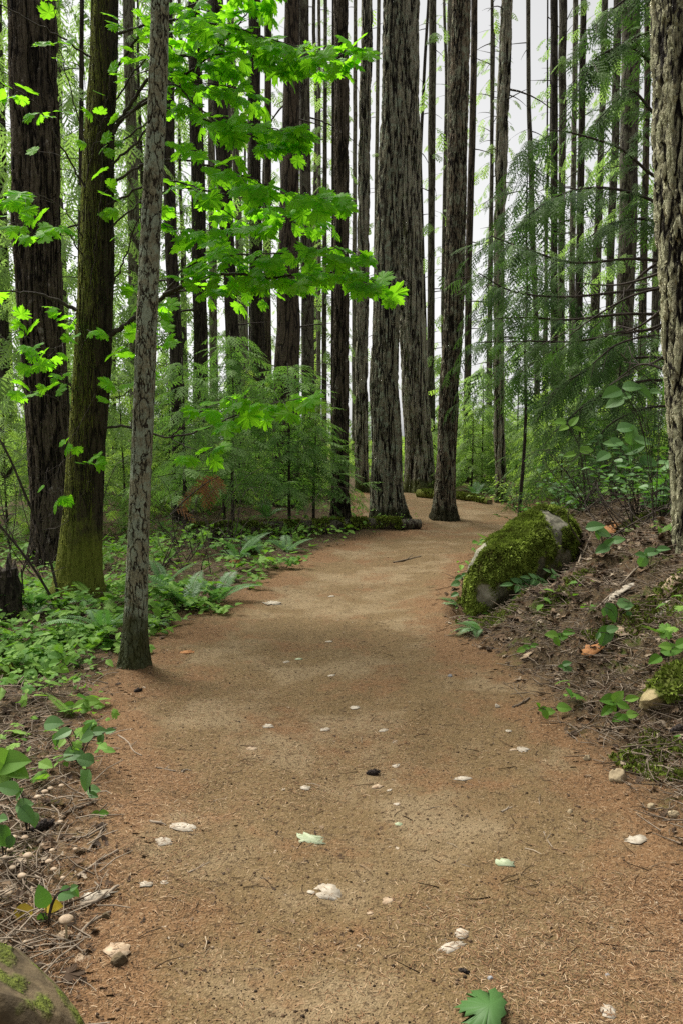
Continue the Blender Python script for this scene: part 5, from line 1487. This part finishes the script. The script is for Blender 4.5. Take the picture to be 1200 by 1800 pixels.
# dark curved stems of the shrub at the frame's edge by the massive fir
for lab, pts, r in [('dark arching bare stem leaning in front of the massive dark fir', [(-20, 740), (15, 800), (45, 870), (75, 940), (95, 1010), (108, 1075)], 0.014),
                    ('thin dark stem crossing low before the massive dark fir', [(-20, 900), (10, 935), (50, 985), (85, 1040), (100, 1072)], 0.013),
                    ('upright thin dark stem beside the maple base', [(38, 1000), (42, 1040), (52, 1075), (62, 1098)], 0.010)]:
    P = px_line(pts, 6.9, 7.0); c = P[-1].copy()
    P[-1][2] = hz(P[-1][0], P[-1][1]) - 0.03
    g = Geo(); g.tube(P - c, np.linspace(r * 0.7, r, len(P)), 8)
    for w in range(5):
        i = 4 + w * (len(P) - 8) // 5
        d = np.random.default_rng(w).normal(0, 0.12, 3)
        g.tube(np.array([P[i] - c, P[i] - c + d, P[i] - c + d * 1.8 + [0, 0, 0.05]]), 0.003, 4)
    o = g.obj('bare_shrub', M['wood']); o.location = tuple(c); tag(o, lab, 'stem')
# dark stump at the frame's edge
sp_ = G(8, 1092)
g = Geo()
zs = np.linspace(-0.1, 0.42, 16)
g.tube(np.c_[0.02 * np.sin(zs * 9), 0 * zs, zs], 0.13 * (1 + 0.25 * np.exp(-(zs + 0.1) * 12)) * (1 + 0.06 * np.sin(zs * 31)), 26)
for q in range(9):
    a = q * 0.7; g.tube(np.array([[0.1 * math.cos(a), 0.1 * math.sin(a), 0.38], [0.1 * math.cos(a), 0.1 * math.sin(a), 0.44 + 0.05 * (q % 3)]]), [0.035, 0.008], 5)
o = g.obj('rotten_stump', M['far_dark']); o.location = tuple(sp_); tag(o, 'dark rotten stump at the edge of the frame beside the maple', 'stump')

# oregon grape on the boulder, seedlings with big leaves on the bank
def pinnate(seed, n=7):
    rg = np.random.default_rng(seed); parts = [stripp((0, 0, 0), (1, 0, 0), 0.008, 0.005)]
    lf = oval_leaf(0.26, 0.15, 0.35, 4, 0.8)
    for q in range(n):
        x = 0.2 + 0.75 * q / n
        for sg in (-1, 1): parts.append(moved(lf, (x, 0, 0), (0.45, sg, 0), (rg.normal(0, .2), rg.normal(0, .2), 1), 0.30 * rg.uniform(.8, 1.1)))
    parts.append(moved(lf, (0.97, 0, 0), (1, 0, 0), (0, 0, 1), 0.3))
    V, Q, T = merge_proto(parts); V = V.copy(); V[:, 2] -= 0.35 * V[:, 0] ** 2
    return V, Q, T
PIN = [pinnate(1), pinnate(2, 6)]
og = W(985, 1030, 6.75)
og[2] = min(og[2], hz(og[0], og[1]) + 0.1)
o = thing('oregon_grape', 'spray of toothed pale leaves hanging over the dark side of the boulder', 'plant', tuple(og))
gl = Geo()
tg_ = [((900, 1020), 6.45), ((915, 1045), 6.42), ((935, 1012), 6.5), ((960, 1030), 6.45), ((1000, 1015), 6.6), ((1025, 1045), 6.6), ((945, 1060), 6.45), ((975, 1005), 6.55)]
gw = Geo()
for q, ((px, py), Y) in enumerate(tg_):
    e = W(px, py, Y) - og; s0 = np.array([0.02 * q - 0.08, 0, 0.05])
    d = e - s0; l = np.linalg.norm(d)
    gl.place(PIN[q % 2], [s0 + d * 0.25 + [0, 0, 0.03]], frames(d + [0, 0, 0.05], [0.1 * (q % 3 - 1), -0.7, 0.8]), [max(0.15, l * 0.55)], [0.35 + 0.09 * q])
    gw.tube(np.array([[0, 0, -0.05], s0 + [0, 0, 0.02], s0 + d * 0.25 + [0, 0, 0.03]]), 0.003, 5)
gw.obj('stem', M['wood'], o); gl.obj('foliage', M['fern'], o, False)

def bigleaf(label, leaves, base_px, mat='salal', name='seedling', cat='seedling', group=None, seed=0, protos=SALAL):
    """leaves: (px, py, length px, tip angle in the image plane degrees)"""
    b = G(*base_px); s = mpp(base_px[0], base_px[1], b[1])
    o = thing(name, label, cat, tuple(b), 0, group)
    gl, gw = Geo(), Geo(); rg = np.random.default_rng(seed)
    for q, (px, py, w, ang) in enumerate(leaves):
        Y = b[1] - 0.02 + rg.normal(0, 0.03)
        p = W(px, py, Y) - b
        a = R(ang)
        d = np.array([math.cos(a), rg.normal(-0.3, 0.2), math.sin(a) * 0.8])
        p0 = p - norm(d) * w * s * 0.5
        gl.place(protos[q % len(protos)], [p0], frames(d, [rg.normal(0, .2), -0.75, 0.75]), [w * s], [rg.uniform(0.2, 1)])
        gw.tube(smooth_line(np.array([[0, 0, -0.02], [p0[0] * .4, p0[1] * .4, max(0.01, p0[2] * .7)], p0]), 4), 0.0022, 5)
    gw.obj('stem', M['wood'], o); gl.obj('foliage', M[mat], o, False)
bigleaf('seedling with two broad pale leaves high on the bank', [(1074, 1076, 38, -70), (1098, 1060, 30, 10), (1105, 1082, 18, -80), (1103, 1068, 14, 30), (1062, 1075, 16, -100)], (1085, 1105))
bigleaf('seedling with a single big drooping leaf on the bank', [(1062, 1118, 42, -110), (1075, 1105, 22, 30), (1050, 1118, 16, -120)], (1082, 1128))
bigleaf('three leaved seedling at the frame edge above the mossy mound', [(1180, 1142, 40, 20), (1170, 1135, 24, 160), (1150, 1160, 34, 200), (1200, 1130, 30, 40)], (1172, 1168), 'herb')
bigleaf('pale spreading seedling below the big drooping leaf', [(1070, 1230, 36, 170), (1085, 1225, 26, 60), (1065, 1250, 30, 210), (1095, 1240, 24, -20), (1078, 1242, 20, -60), (1110, 1228, 26, 15)], (1085, 1258), 'herb')
bigleaf('thin seedling just before the bare tan rock', [(1085, 1262, 24, 205), (1110, 1255, 22, 20), (1098, 1262, 18, -60)], (1100, 1272), 'herb')
bigleaf('low five fingered seedling under the boulder', [(955, 1248, 22, 160), (965, 1250, 20, 20), (945, 1240, 18, 120), (958, 1256, 18, -70), (990, 1243, 26, 10)], (960, 1256), 'herb')
bigleaf('pale seedling on the bank between boulder and mound', [(985, 1120, 26, 20), (970, 1115, 24, 160), (1000, 1112, 26, 15), (978, 1128, 18, -60)], (985, 1130), 'herb')
bigleaf('tiny seedling with two green leaves on the bank', [(995, 1166, 18, 30), (1000, 1178, 24, -10), (985, 1172, 16, 160)], (995, 1182), 'salal')
bigleaf('small pale plant near the crumbly edge below the boulder', [(925, 1138, 18, 20), (915, 1142, 16, 190), (940, 1135, 18, 10)], (925, 1146), 'herb')
bigleaf('leafy sprig beside the boulder on the path side', [(805, 1015, 16, 200), (800, 1025, 18, 190), (815, 1010, 14, 40), (798, 1045, 16, 200)], (812, 1050), 'salal')
bigleaf('salal sprig on the bank next to the pale leafy spray of the boulder', [(1045, 925, 34, 20), (1060, 935, 30, -10), (1070, 955, 30, 60), (1058, 965, 30, 200), (1085, 948, 24, 30), (1050, 940, 20, -80)], (1062, 985))
bigleaf('salal sprig near the flaky fir base', [(1145, 970, 30, 20), (1130, 985, 26, 70), (1165, 965, 24, 10), (1125, 975, 22, 160)], (1140, 1000))
bigleaf('tall salal sprig standing out against the flaky fir', [(1075, 690, 40, 200), (1110, 678, 34, 15), (1130, 690, 40, -50), (1095, 697, 30, 190), (1080, 705, 34, 200), (1165, 680, 36, 100), (1150, 688, 26, 180)], (1150, 935), 'salal', seed=4)
bigleaf('salal sprig with one dark round leaf', [(1080, 778, 36, 190), (1100, 750, 34, 20), (1115, 790, 40, 30), (1130, 775, 34, -10), (1060, 800, 30, 200), (1095, 815, 28, 20), (1110, 765, 36, 90), (1140, 810, 34, -5)], (1110, 930), 'salal', seed=5)
bigleaf('salal sprig with two upright bright leaves before the bright hemlock', [(1008, 740, 24, 60), (985, 740, 22, 170), (1015, 755, 20, -20), (990, 752, 22, 200), (1030, 790, 26, 20), (1000, 800, 24, 190)], (1030, 905), 'herb', seed=6)
# salal at the frame's edge below the stump
SL = 'salal seedlings in the twig litter'
bigleaf('large broad leaved seedling at the frame edge above the mushrooms', [(20, 1340, 70, 20), (-5, 1335, 60, 120), (30, 1355, 56, -20), (5, 1360, 60, -140)], (20, 1395), 'herb', seed=7, group=SL)
bigleaf('salal seedling with rounded glossy leaves beside the path edge', [(110, 1290, 34, 200), (92, 1270, 36, 20), (155, 1280, 28, 60), (175, 1285, 28, 10), (152, 1295, 30, 200), (195, 1285, 22, 20), (130, 1325, 44, 10), (150, 1335, 34, 160), (100, 1300, 28, -100), (178, 1300, 26, -90)], (140, 1345), 'salal', seed=8, group=SL)
bigleaf('salal seedling with one grey round leaf above the sticks', [(152, 1372, 40, -100), (163, 1388, 26, 20), (165, 1398, 22, -10), (148, 1360, 20, 120)], (160, 1412), 'salal', seed=9, group=SL)
bigleaf('dark salal seedling between the mushrooms', [(48, 1432, 40, -40), (40, 1415, 34, 30), (35, 1395, 36, 60), (15, 1385, 40, 150), (60, 1440, 26, -80)], (50, 1465), 'salal', seed=10, group=SL)
bigleaf('salal seedling cut by the frame below the mushrooms', [(5, 1470, 46, -70), (18, 1480, 24, -100), (5, 1440, 34, 30), (-10, 1490, 40, -120)], (8, 1520), 'salal', seed=11, group=SL)
bigleaf('seedling with one round dark leaf beside the yellow leaf', [(75, 1577, 44, 100), (115, 1570, 36, 20), (133, 1568, 22, -60), (130, 1560, 18, 40), (75, 1615, 24, -80)], (82, 1632), 'salal', seed=12, group=SL)
bigleaf('small two leaved sprout on the bare duff by the path edge', [(168, 1431, 20, 170), (182, 1429, 18, 20)], (176, 1442), 'herb', seed=13, group=SL)
bigleaf('low pale sprig near the slim young fir base', [(140, 1238, 26, 200), (160, 1232, 28, 15), (120, 1240, 24, 180), (175, 1240, 20, -10), (150, 1246, 22, 20)], (150, 1255), 'herb', seed=14, group=SL)
bigleaf('drooping seedling with bright tips between maple and slim fir', [(95, 1165, 26, 30), (110, 1175, 24, -20), (85, 1180, 22, 200), (120, 1160, 22, 60)], (100, 1195), 'herb', seed=15, group=SL)
gy_ = Geo(); gy_.place(SALAL[1], [(0, 0, 0), (0.03, 0.01, 0.0)], frames([[-1, -0.4, -0.5], [1, -0.2, 0.2]], [0, -0.7, 0.7]), [0.09, 0.06], [0.2, 0.9])
o = gy_.obj('yellow_leaf', M['yellow']); yl = G(60, 1612); o.location = tuple(yl + [0, 0, 0.03]); tag(o, 'yellow leaf with black blotches under the round dark leaf', 'leaf')

# leafy low plants along the path edge (individual clumps)
LP = 'low leafy plants along the path edge'
for q, (lab, px, py, n, H, sp, ls, per) in enumerate([
    ('leafy clump at the foot of the sword ferns', 420, 1030, 9, 0.22, 0.35, 0.085, 6),
    ('leafy clump under the upright fern fronds', 355, 1075, 9, 0.2, 0.35, 0.085, 6),
    ('leafy clump pressed against the slim young fir', 285, 1095, 9, 0.25, 0.3, 0.085, 6),
    ('leafy clump beside the orange dead leaf', 455, 1000, 9, 0.25, 0.4, 0.085, 6),
    ('leafy clump between maple and slim young fir', 200, 1125, 9, 0.2, 0.35, 0.085, 6),
    ('leafy clump below the maple base', 130, 1130, 9, 0.2, 0.35, 0.085, 6),
    ('leafy clump near the stump at the frame edge', 60, 1140, 9, 0.18, 0.4, 0.08, 6),
    ('leafy clump by the rotting branch', 100, 1210, 7, 0.15, 0.3, 0.06, 5),
       ('leafy clump beside the slim dark fir', 560, 935, 9, 0.4, 0.5, 0.085, 7),
    ('leafy clump behind the mossy log', 490, 905, 9, 0.6, 0.5, 0.085, 7),
 ('wide leafy clump between the two sword ferns and the slim fir', 300, 1060, 12, 0.3, 0.5, 0.09, 7),
 ('leafy clump under the low dark stems', 95, 1090, 10, 0.3, 0.5, 0.09, 7),
 ('leafy clump at the frame edge by the rotting branch', 20, 1175, 9, 0.2, 0.4, 0.08, 6),
 ('leafy clump where the path narrows before the log', 500, 1000, 8, 0.22, 0.35, 0.085, 6),
 ('leafy clump trailing beside the slim young fir toward the maple', 175, 1085, 11, 0.35, 0.5, 0.09, 7),
 ('tall leafy clump behind the ferns, under the young cedars', 330, 985, 12, 0.55, 0.6, 0.09, 8),
    ('small leafy clump at the base of the stout grey fir', 668, 922, 7, 0.2, 0.3, 0.07, 6),
    ('bright clump behind the maple base', 205, 1000, 9, 0.4, 0.5, 0.09, 7),
    ('bright clump behind the slim young fir', 285, 1000, 9, 0.35, 0.6, 0.09, 7),
    ('bright clump before the massive dark fir', 40, 1050, 10, 0.3, 0.6, 0.09, 7)]):
    shrub('leafy_plant', lab, 'plant', G(px, py), n, H, sp, ls, OVAL + [MAPLE[0]], 'herb', 400 + q, per, LP, stem_r=0.002, start=0.5)
# ------------------------------------------------------------------ stuff nobody could count: litter, seedlings, undergrowth
rg = np.random.default_rng(2024)
def scatter(n, y0, y1, xf, power=1.6):
    """points in front of the path's start: denser near by"""
    u = rg.uniform(0, 1, n)
    y = (y0 ** (1 - power) + u * (y1 ** (1 - power) - y0 ** (1 - power))) ** (1 / (1 - power))
    x = rg.uniform(-1, 1, n) * (xf * y + 0.5)
    return x, y
def flat_frames(a, tilt):
    n = len(a)
    d = np.c_[np.cos(a), np.sin(a), rg.normal(0, tilt, n)]
    return frames(d, np.c_[rg.normal(0, 0.3, n), rg.normal(0, 0.3, n), np.ones(n)])
# needles on path and floor
x, y = scatter(260000, 1.7, 13, 0.5, 1.65)
sd = path_sd(x, y)
patchy = 0.38 + 0.9 * fbm(x * 1.7, y * 1.7, 4, 3) + sstep(-0.6, 0.05, sd) * 0.5
k = rg.uniform(0, 1, len(x)) < np.clip(patchy, 0.06, 1)
x, y, sd = x[k], y[k], sd[k]
z = height(x, y, sd)
g = Geo()
n = len(x)
tone = np.clip(rg.normal(0.5, 0.27, n) - 0.15 * sstep(-0.3, 0.3, sd), 0, 1)
NEED = (np.array([[0, -0.5, 0], [0.5, -0.5, 0.06], [1, -0.25, 0], [1, 0.25, 0], [0.5, 0.5, 0.06], [0, 0.5, 0]]) * [1, 0.085, 1], np.array([[0, 1, 4, 5], [1, 2, 3, 4]]), np.zeros((0, 3), np.int64))
g.place(NEED, np.c_[x, y, z + 0.007], flat_frames(rg.uniform(0, 6.28, n), 0.12), 0.008 + 0.018 * rg.uniform(0, 1, n) ** 1.5, tone)
tag(g.obj('needle_litter', M['needle'], None, False), kind='stuff')
# crumbs of soil and bark
x, y = scatter(20000, 1.7, 11, 0.46, 1.75)
z = height(x, y)
n = len(x)
OCT = (np.array([[1, 0, 0], [0, 1, 0], [-1, 0, 0], [0, -1, 0], [0, 0, 0.8], [0, 0, -0.6]]) * 0.5, np.zeros((0, 4), np.int64), np.array([[0, 1, 4], [1, 2, 4], [2, 3, 4], [3, 0, 4], [1, 0, 5], [2, 1, 5], [3, 2, 5], [0, 3, 5]]))
g = Geo()
g.place(OCT, np.c_[x, y, z + 0.006], flat_frames(rg.uniform(0, 6.28, n), 0.4), rg.uniform(0.002, 0.007, n) * (1 + 1.5 * (rg.uniform(0, 1, n) > 0.97)), np.clip(rg.normal(0.3, 0.25, n), 0, 1))
tag(g.obj('soil_crumbs', M['dead']), kind='stuff')
# twigs and dead leaf bits off the path
x, y = scatter(110000, 1.9, 14, 0.62, 1.5)
x, y = np.append(x, rg.uniform(0.8, 3.9, 34000)), np.append(y, rg.uniform(3.6, 10.5, 34000))
sd = path_sd(x, y)
k = (sd > 0.02) & (rg.uniform(0, 1, len(x)) < sstep(0.0, 0.5, sd) * 0.8 + 0.1)
x, y, sd = x[k], y[k], sd[k]
z = height(x, y, sd); n = len(x)
g = Geo()
TW = (np.array([[0, -0.5, 0], [0, 0.3, 0.5], [0, 0.3, -0.5], [0.5, 1.6, 0.6], [0.5, 2.4, 1.0], [0.5, 2.4, 0.2], [1, -0.3, 0.3], [1, 0.2, 0.6], [1, 0.2, 0]]) * [1, 0.035, 0.05], np.array([[0, 1, 4, 3], [1, 2, 5, 4], [2, 0, 3, 5], [3, 4, 7, 6], [4, 5, 8, 7], [5, 3, 6, 8]]), np.zeros((0, 3), np.int64))
sel = rg.uniform(0, 1, n) < 0.65
m = sel.sum()
g.place(TW, np.c_[x, y, z + 0.012][sel], flat_frames(rg.uniform(0, 6.28, m), 0.22), 0.02 + 0.15 * rg.uniform(0, 1, m) ** 2.2, rg.uniform(0, 1, m))
tag(g.obj('twig_litter', M['stick']), kind='stuff')
g = Geo(); m = (~sel).sum()
def scrap(seed, n=11):
    r_ = np.random.default_rng(seed)
    t = np.arange(n) * 2 * math.pi / n
    rr_ = r_.uniform(0.22, 0.5, n)
    return fan(np.c_[rr_ * np.cos(t), rr_ * np.sin(t) * r_.uniform(0.5, 1)], (0, 0), lambda x, y: 0.5 * x * x - 0.3 * y * y + 0.12 * vnoise(x * 6, y * 6, seed))
DLS = [scrap(q) for q in range(5)] + [MAPLE[2]]
wq = rg.integers(0, 6, m); PP = np.c_[x, y, z + 0.010][~sel]; fr = flat_frames(rg.uniform(0, 6.28, m), 0.4)
SS = (0.012 + 0.06 * rg.uniform(0, 1, m) ** 3) * (1 + 0.7 * ((x > 1.0) & (y > 5.5))[~sel]); TT = np.clip(rg.uniform(0, 1, m) ** 1.5, 0, 1)
for q in range(6):
    s = wq == q
    g.place(DLS[q], PP[s], fr[s], SS[s], TT[s])
tag(g.obj('leaf_litter', M['dead'], None, False), kind='stuff')
# chips, bits of leaf and short twigs lying on the path
n = 5200
x, y = scatter(n, 2.2, 19, 0.42, 1.25)
sd = path_sd(x, y)
k = sd < 0.15
x, y = x[k], y[k]
n = len(x); z = height(x, y)
fr = flat_frames(rg.uniform(0, 6.28, n), 0.15)
wq = rg.integers(0, 9, n)
SS = 0.010 + 0.030 * rg.uniform(0, 1, n) ** 3
TT = rg.choice([0.05, 0.3, 0.55, 0.75, 0.98], n, p=[0.3, 0.2, 0.2, 0.18, 0.12])
g = Geo()
for q in range(9):
    s = wq == q
    if q < 5: g.place(DLS[q], np.c_[x, y, z + 0.005][s], fr[s], SS[s], TT[s])
    else: g.place(TW, np.c_[x, y, z + 0.007][s], fr[s], SS[s] * 2.2, TT[s])
tag(g.obj('path_debris', M['dead'], None, False), kind='stuff')
# moss patches on the bank
x, y = rg.uniform(0.6, 3.2, 260000), rg.uniform(3.0, 9.5, 260000)
sd = path_sd(x, y)
f = fbm(x * 2.2, y * 2.2, 11, 3)
k = (sd > 0.12) & (f > 0.42) & (x > np.interp(y, CY, CX))
x, y, sd = x[k][:26000], y[k][:26000], sd[k][:26000]
z = height(x, y, sd); n = len(x)
g = Geo()
g.place(DIAMOND, np.c_[x, y, z], frames(np.c_[rg.normal(0, .7, n), rg.normal(0, .7, n), np.ones(n)], np.c_[rg.normal(0, 1, n), rg.normal(0, 1, n), np.zeros(n)]), rg.uniform(0.012, 0.035, n), rg.uniform(0, 1, n))
tag(g.obj('moss_cover', M['moss'], None, False), kind='stuff')
# small seedlings covering the floor off the path
x, y = scatter(13000, 3.4, 26, 0.75, 1.25)
sd = path_sd(x, y)
left = x < np.interp(y, CY, CX)
f = fbm(x * 0.9, y * 0.9, 21, 3) + 0.25 * sstep(0.3, 1.2, sd)
dens = np.where(left, 0.08 + 0.42 * sstep(4.4, 6.2, y), 0.02 + 0.55 * sstep(8.5, 12, y))
k = (sd > 0.06) & (rg.uniform(0, 1, len(x)) < np.clip(dens + 0.75 * f * (dens > 0.1), 0.0, 1))
x, y, sd = x[k], y[k], sd[k]
z = height(x, y, sd)
g, n = Geo(), len(x)
gs = Geo()
for e in range(5):
    a = rg.uniform(0, 6.28, n)
    h = rg.uniform(0.03, 0.16, n) * (1 + 0.6 * sstep(7, 12, y))
    o_ = np.c_[np.cos(a), np.sin(a)] * rg.uniform(0.0, 0.09, (n, 1))
    w = rg.integers(0, 3, n)
    P = np.c_[x + o_[:, 0], y + o_[:, 1], z + h]
    fr = frames(np.c_[np.cos(a), np.sin(a), rg.uniform(-0.5, 0.1, n)], np.c_[rg.normal(0, .3, n), rg.normal(-.2, .3, n), np.ones(n)])
    for q, pr in enumerate(OVAL + [MAPLE[1]]):
        s = w == q
        g.place(pr, P[s], fr[s], 0.025 + 0.095 * rg.uniform(0, 1, s.sum()) ** 2.2, rg.uniform(0, 1, s.sum()))
    s = rg.uniform(0, 1, n) < 0.05
    g.place(FF[1], P[s] - [0, 0, 0.04], frames(np.c_[np.cos(a), np.sin(a), rg.uniform(0.1, 0.7, n)][s], np.c_[rg.normal(0, .3, n), rg.normal(0, .3, n), np.ones(n)][s]), rg.uniform(0.12, 0.3, s.sum()), rg.uniform(0, 1, s.sum()))
    gs.place(STRIP, np.c_[x, y, z - 0.01], frames(P - np.c_[x, y, z - 0.01], np.tile([0, -1.0, 0.01], (n, 1))), np.linalg.norm(P - np.c_[x, y, z - 0.01], axis=1), np.full(n, 0.3))
tag(g.obj('ground_cover', M['herb'], None, False), kind='stuff')
# far undergrowth that reads as one green mass
n = 10000
y = rg.uniform(15.5, 48, n)
x = rg.uniform(-0.62, 0.62, n) * y
sd = path_sd(x, y)
f = fbm(x * 0.35, y * 0.35, 31, 3)
k = (sd > 0.6) & (f > -0.25)
x, y, f = x[k], y[k], f[k]
open_ = np.exp(-(((x / y) - 0.03) / 0.05) ** 2)
hmax = np.clip(0.5 + 1.6 * (f + 0.25) + 0.03 * (y - 15), 0.2, 3.2) * (1 - 0.6 * open_)
z = height(x, y) + hmax * rg.uniform(0, 1, len(x)) ** 0.8
g, n = Geo(), len(x)
a = rg.uniform(0, 6.28, n)
w = rg.integers(0, 2, n)
fr = frames(np.c_[np.cos(a), np.sin(a), rg.uniform(-0.6, 0.3, n)], np.c_[rg.normal(0, .4, n), rg.normal(-.3, .4, n), np.ones(n)])
for q in range(2):
    s = w == q
    g.place(COARSE[q], np.c_[x, y, z][s], fr[s], rg.uniform(0.3, 0.75, s.sum()), rg.uniform(0, 1, s.sum()))
tag(g.obj('undergrowth', M['bright'], None, False), kind='stuff')
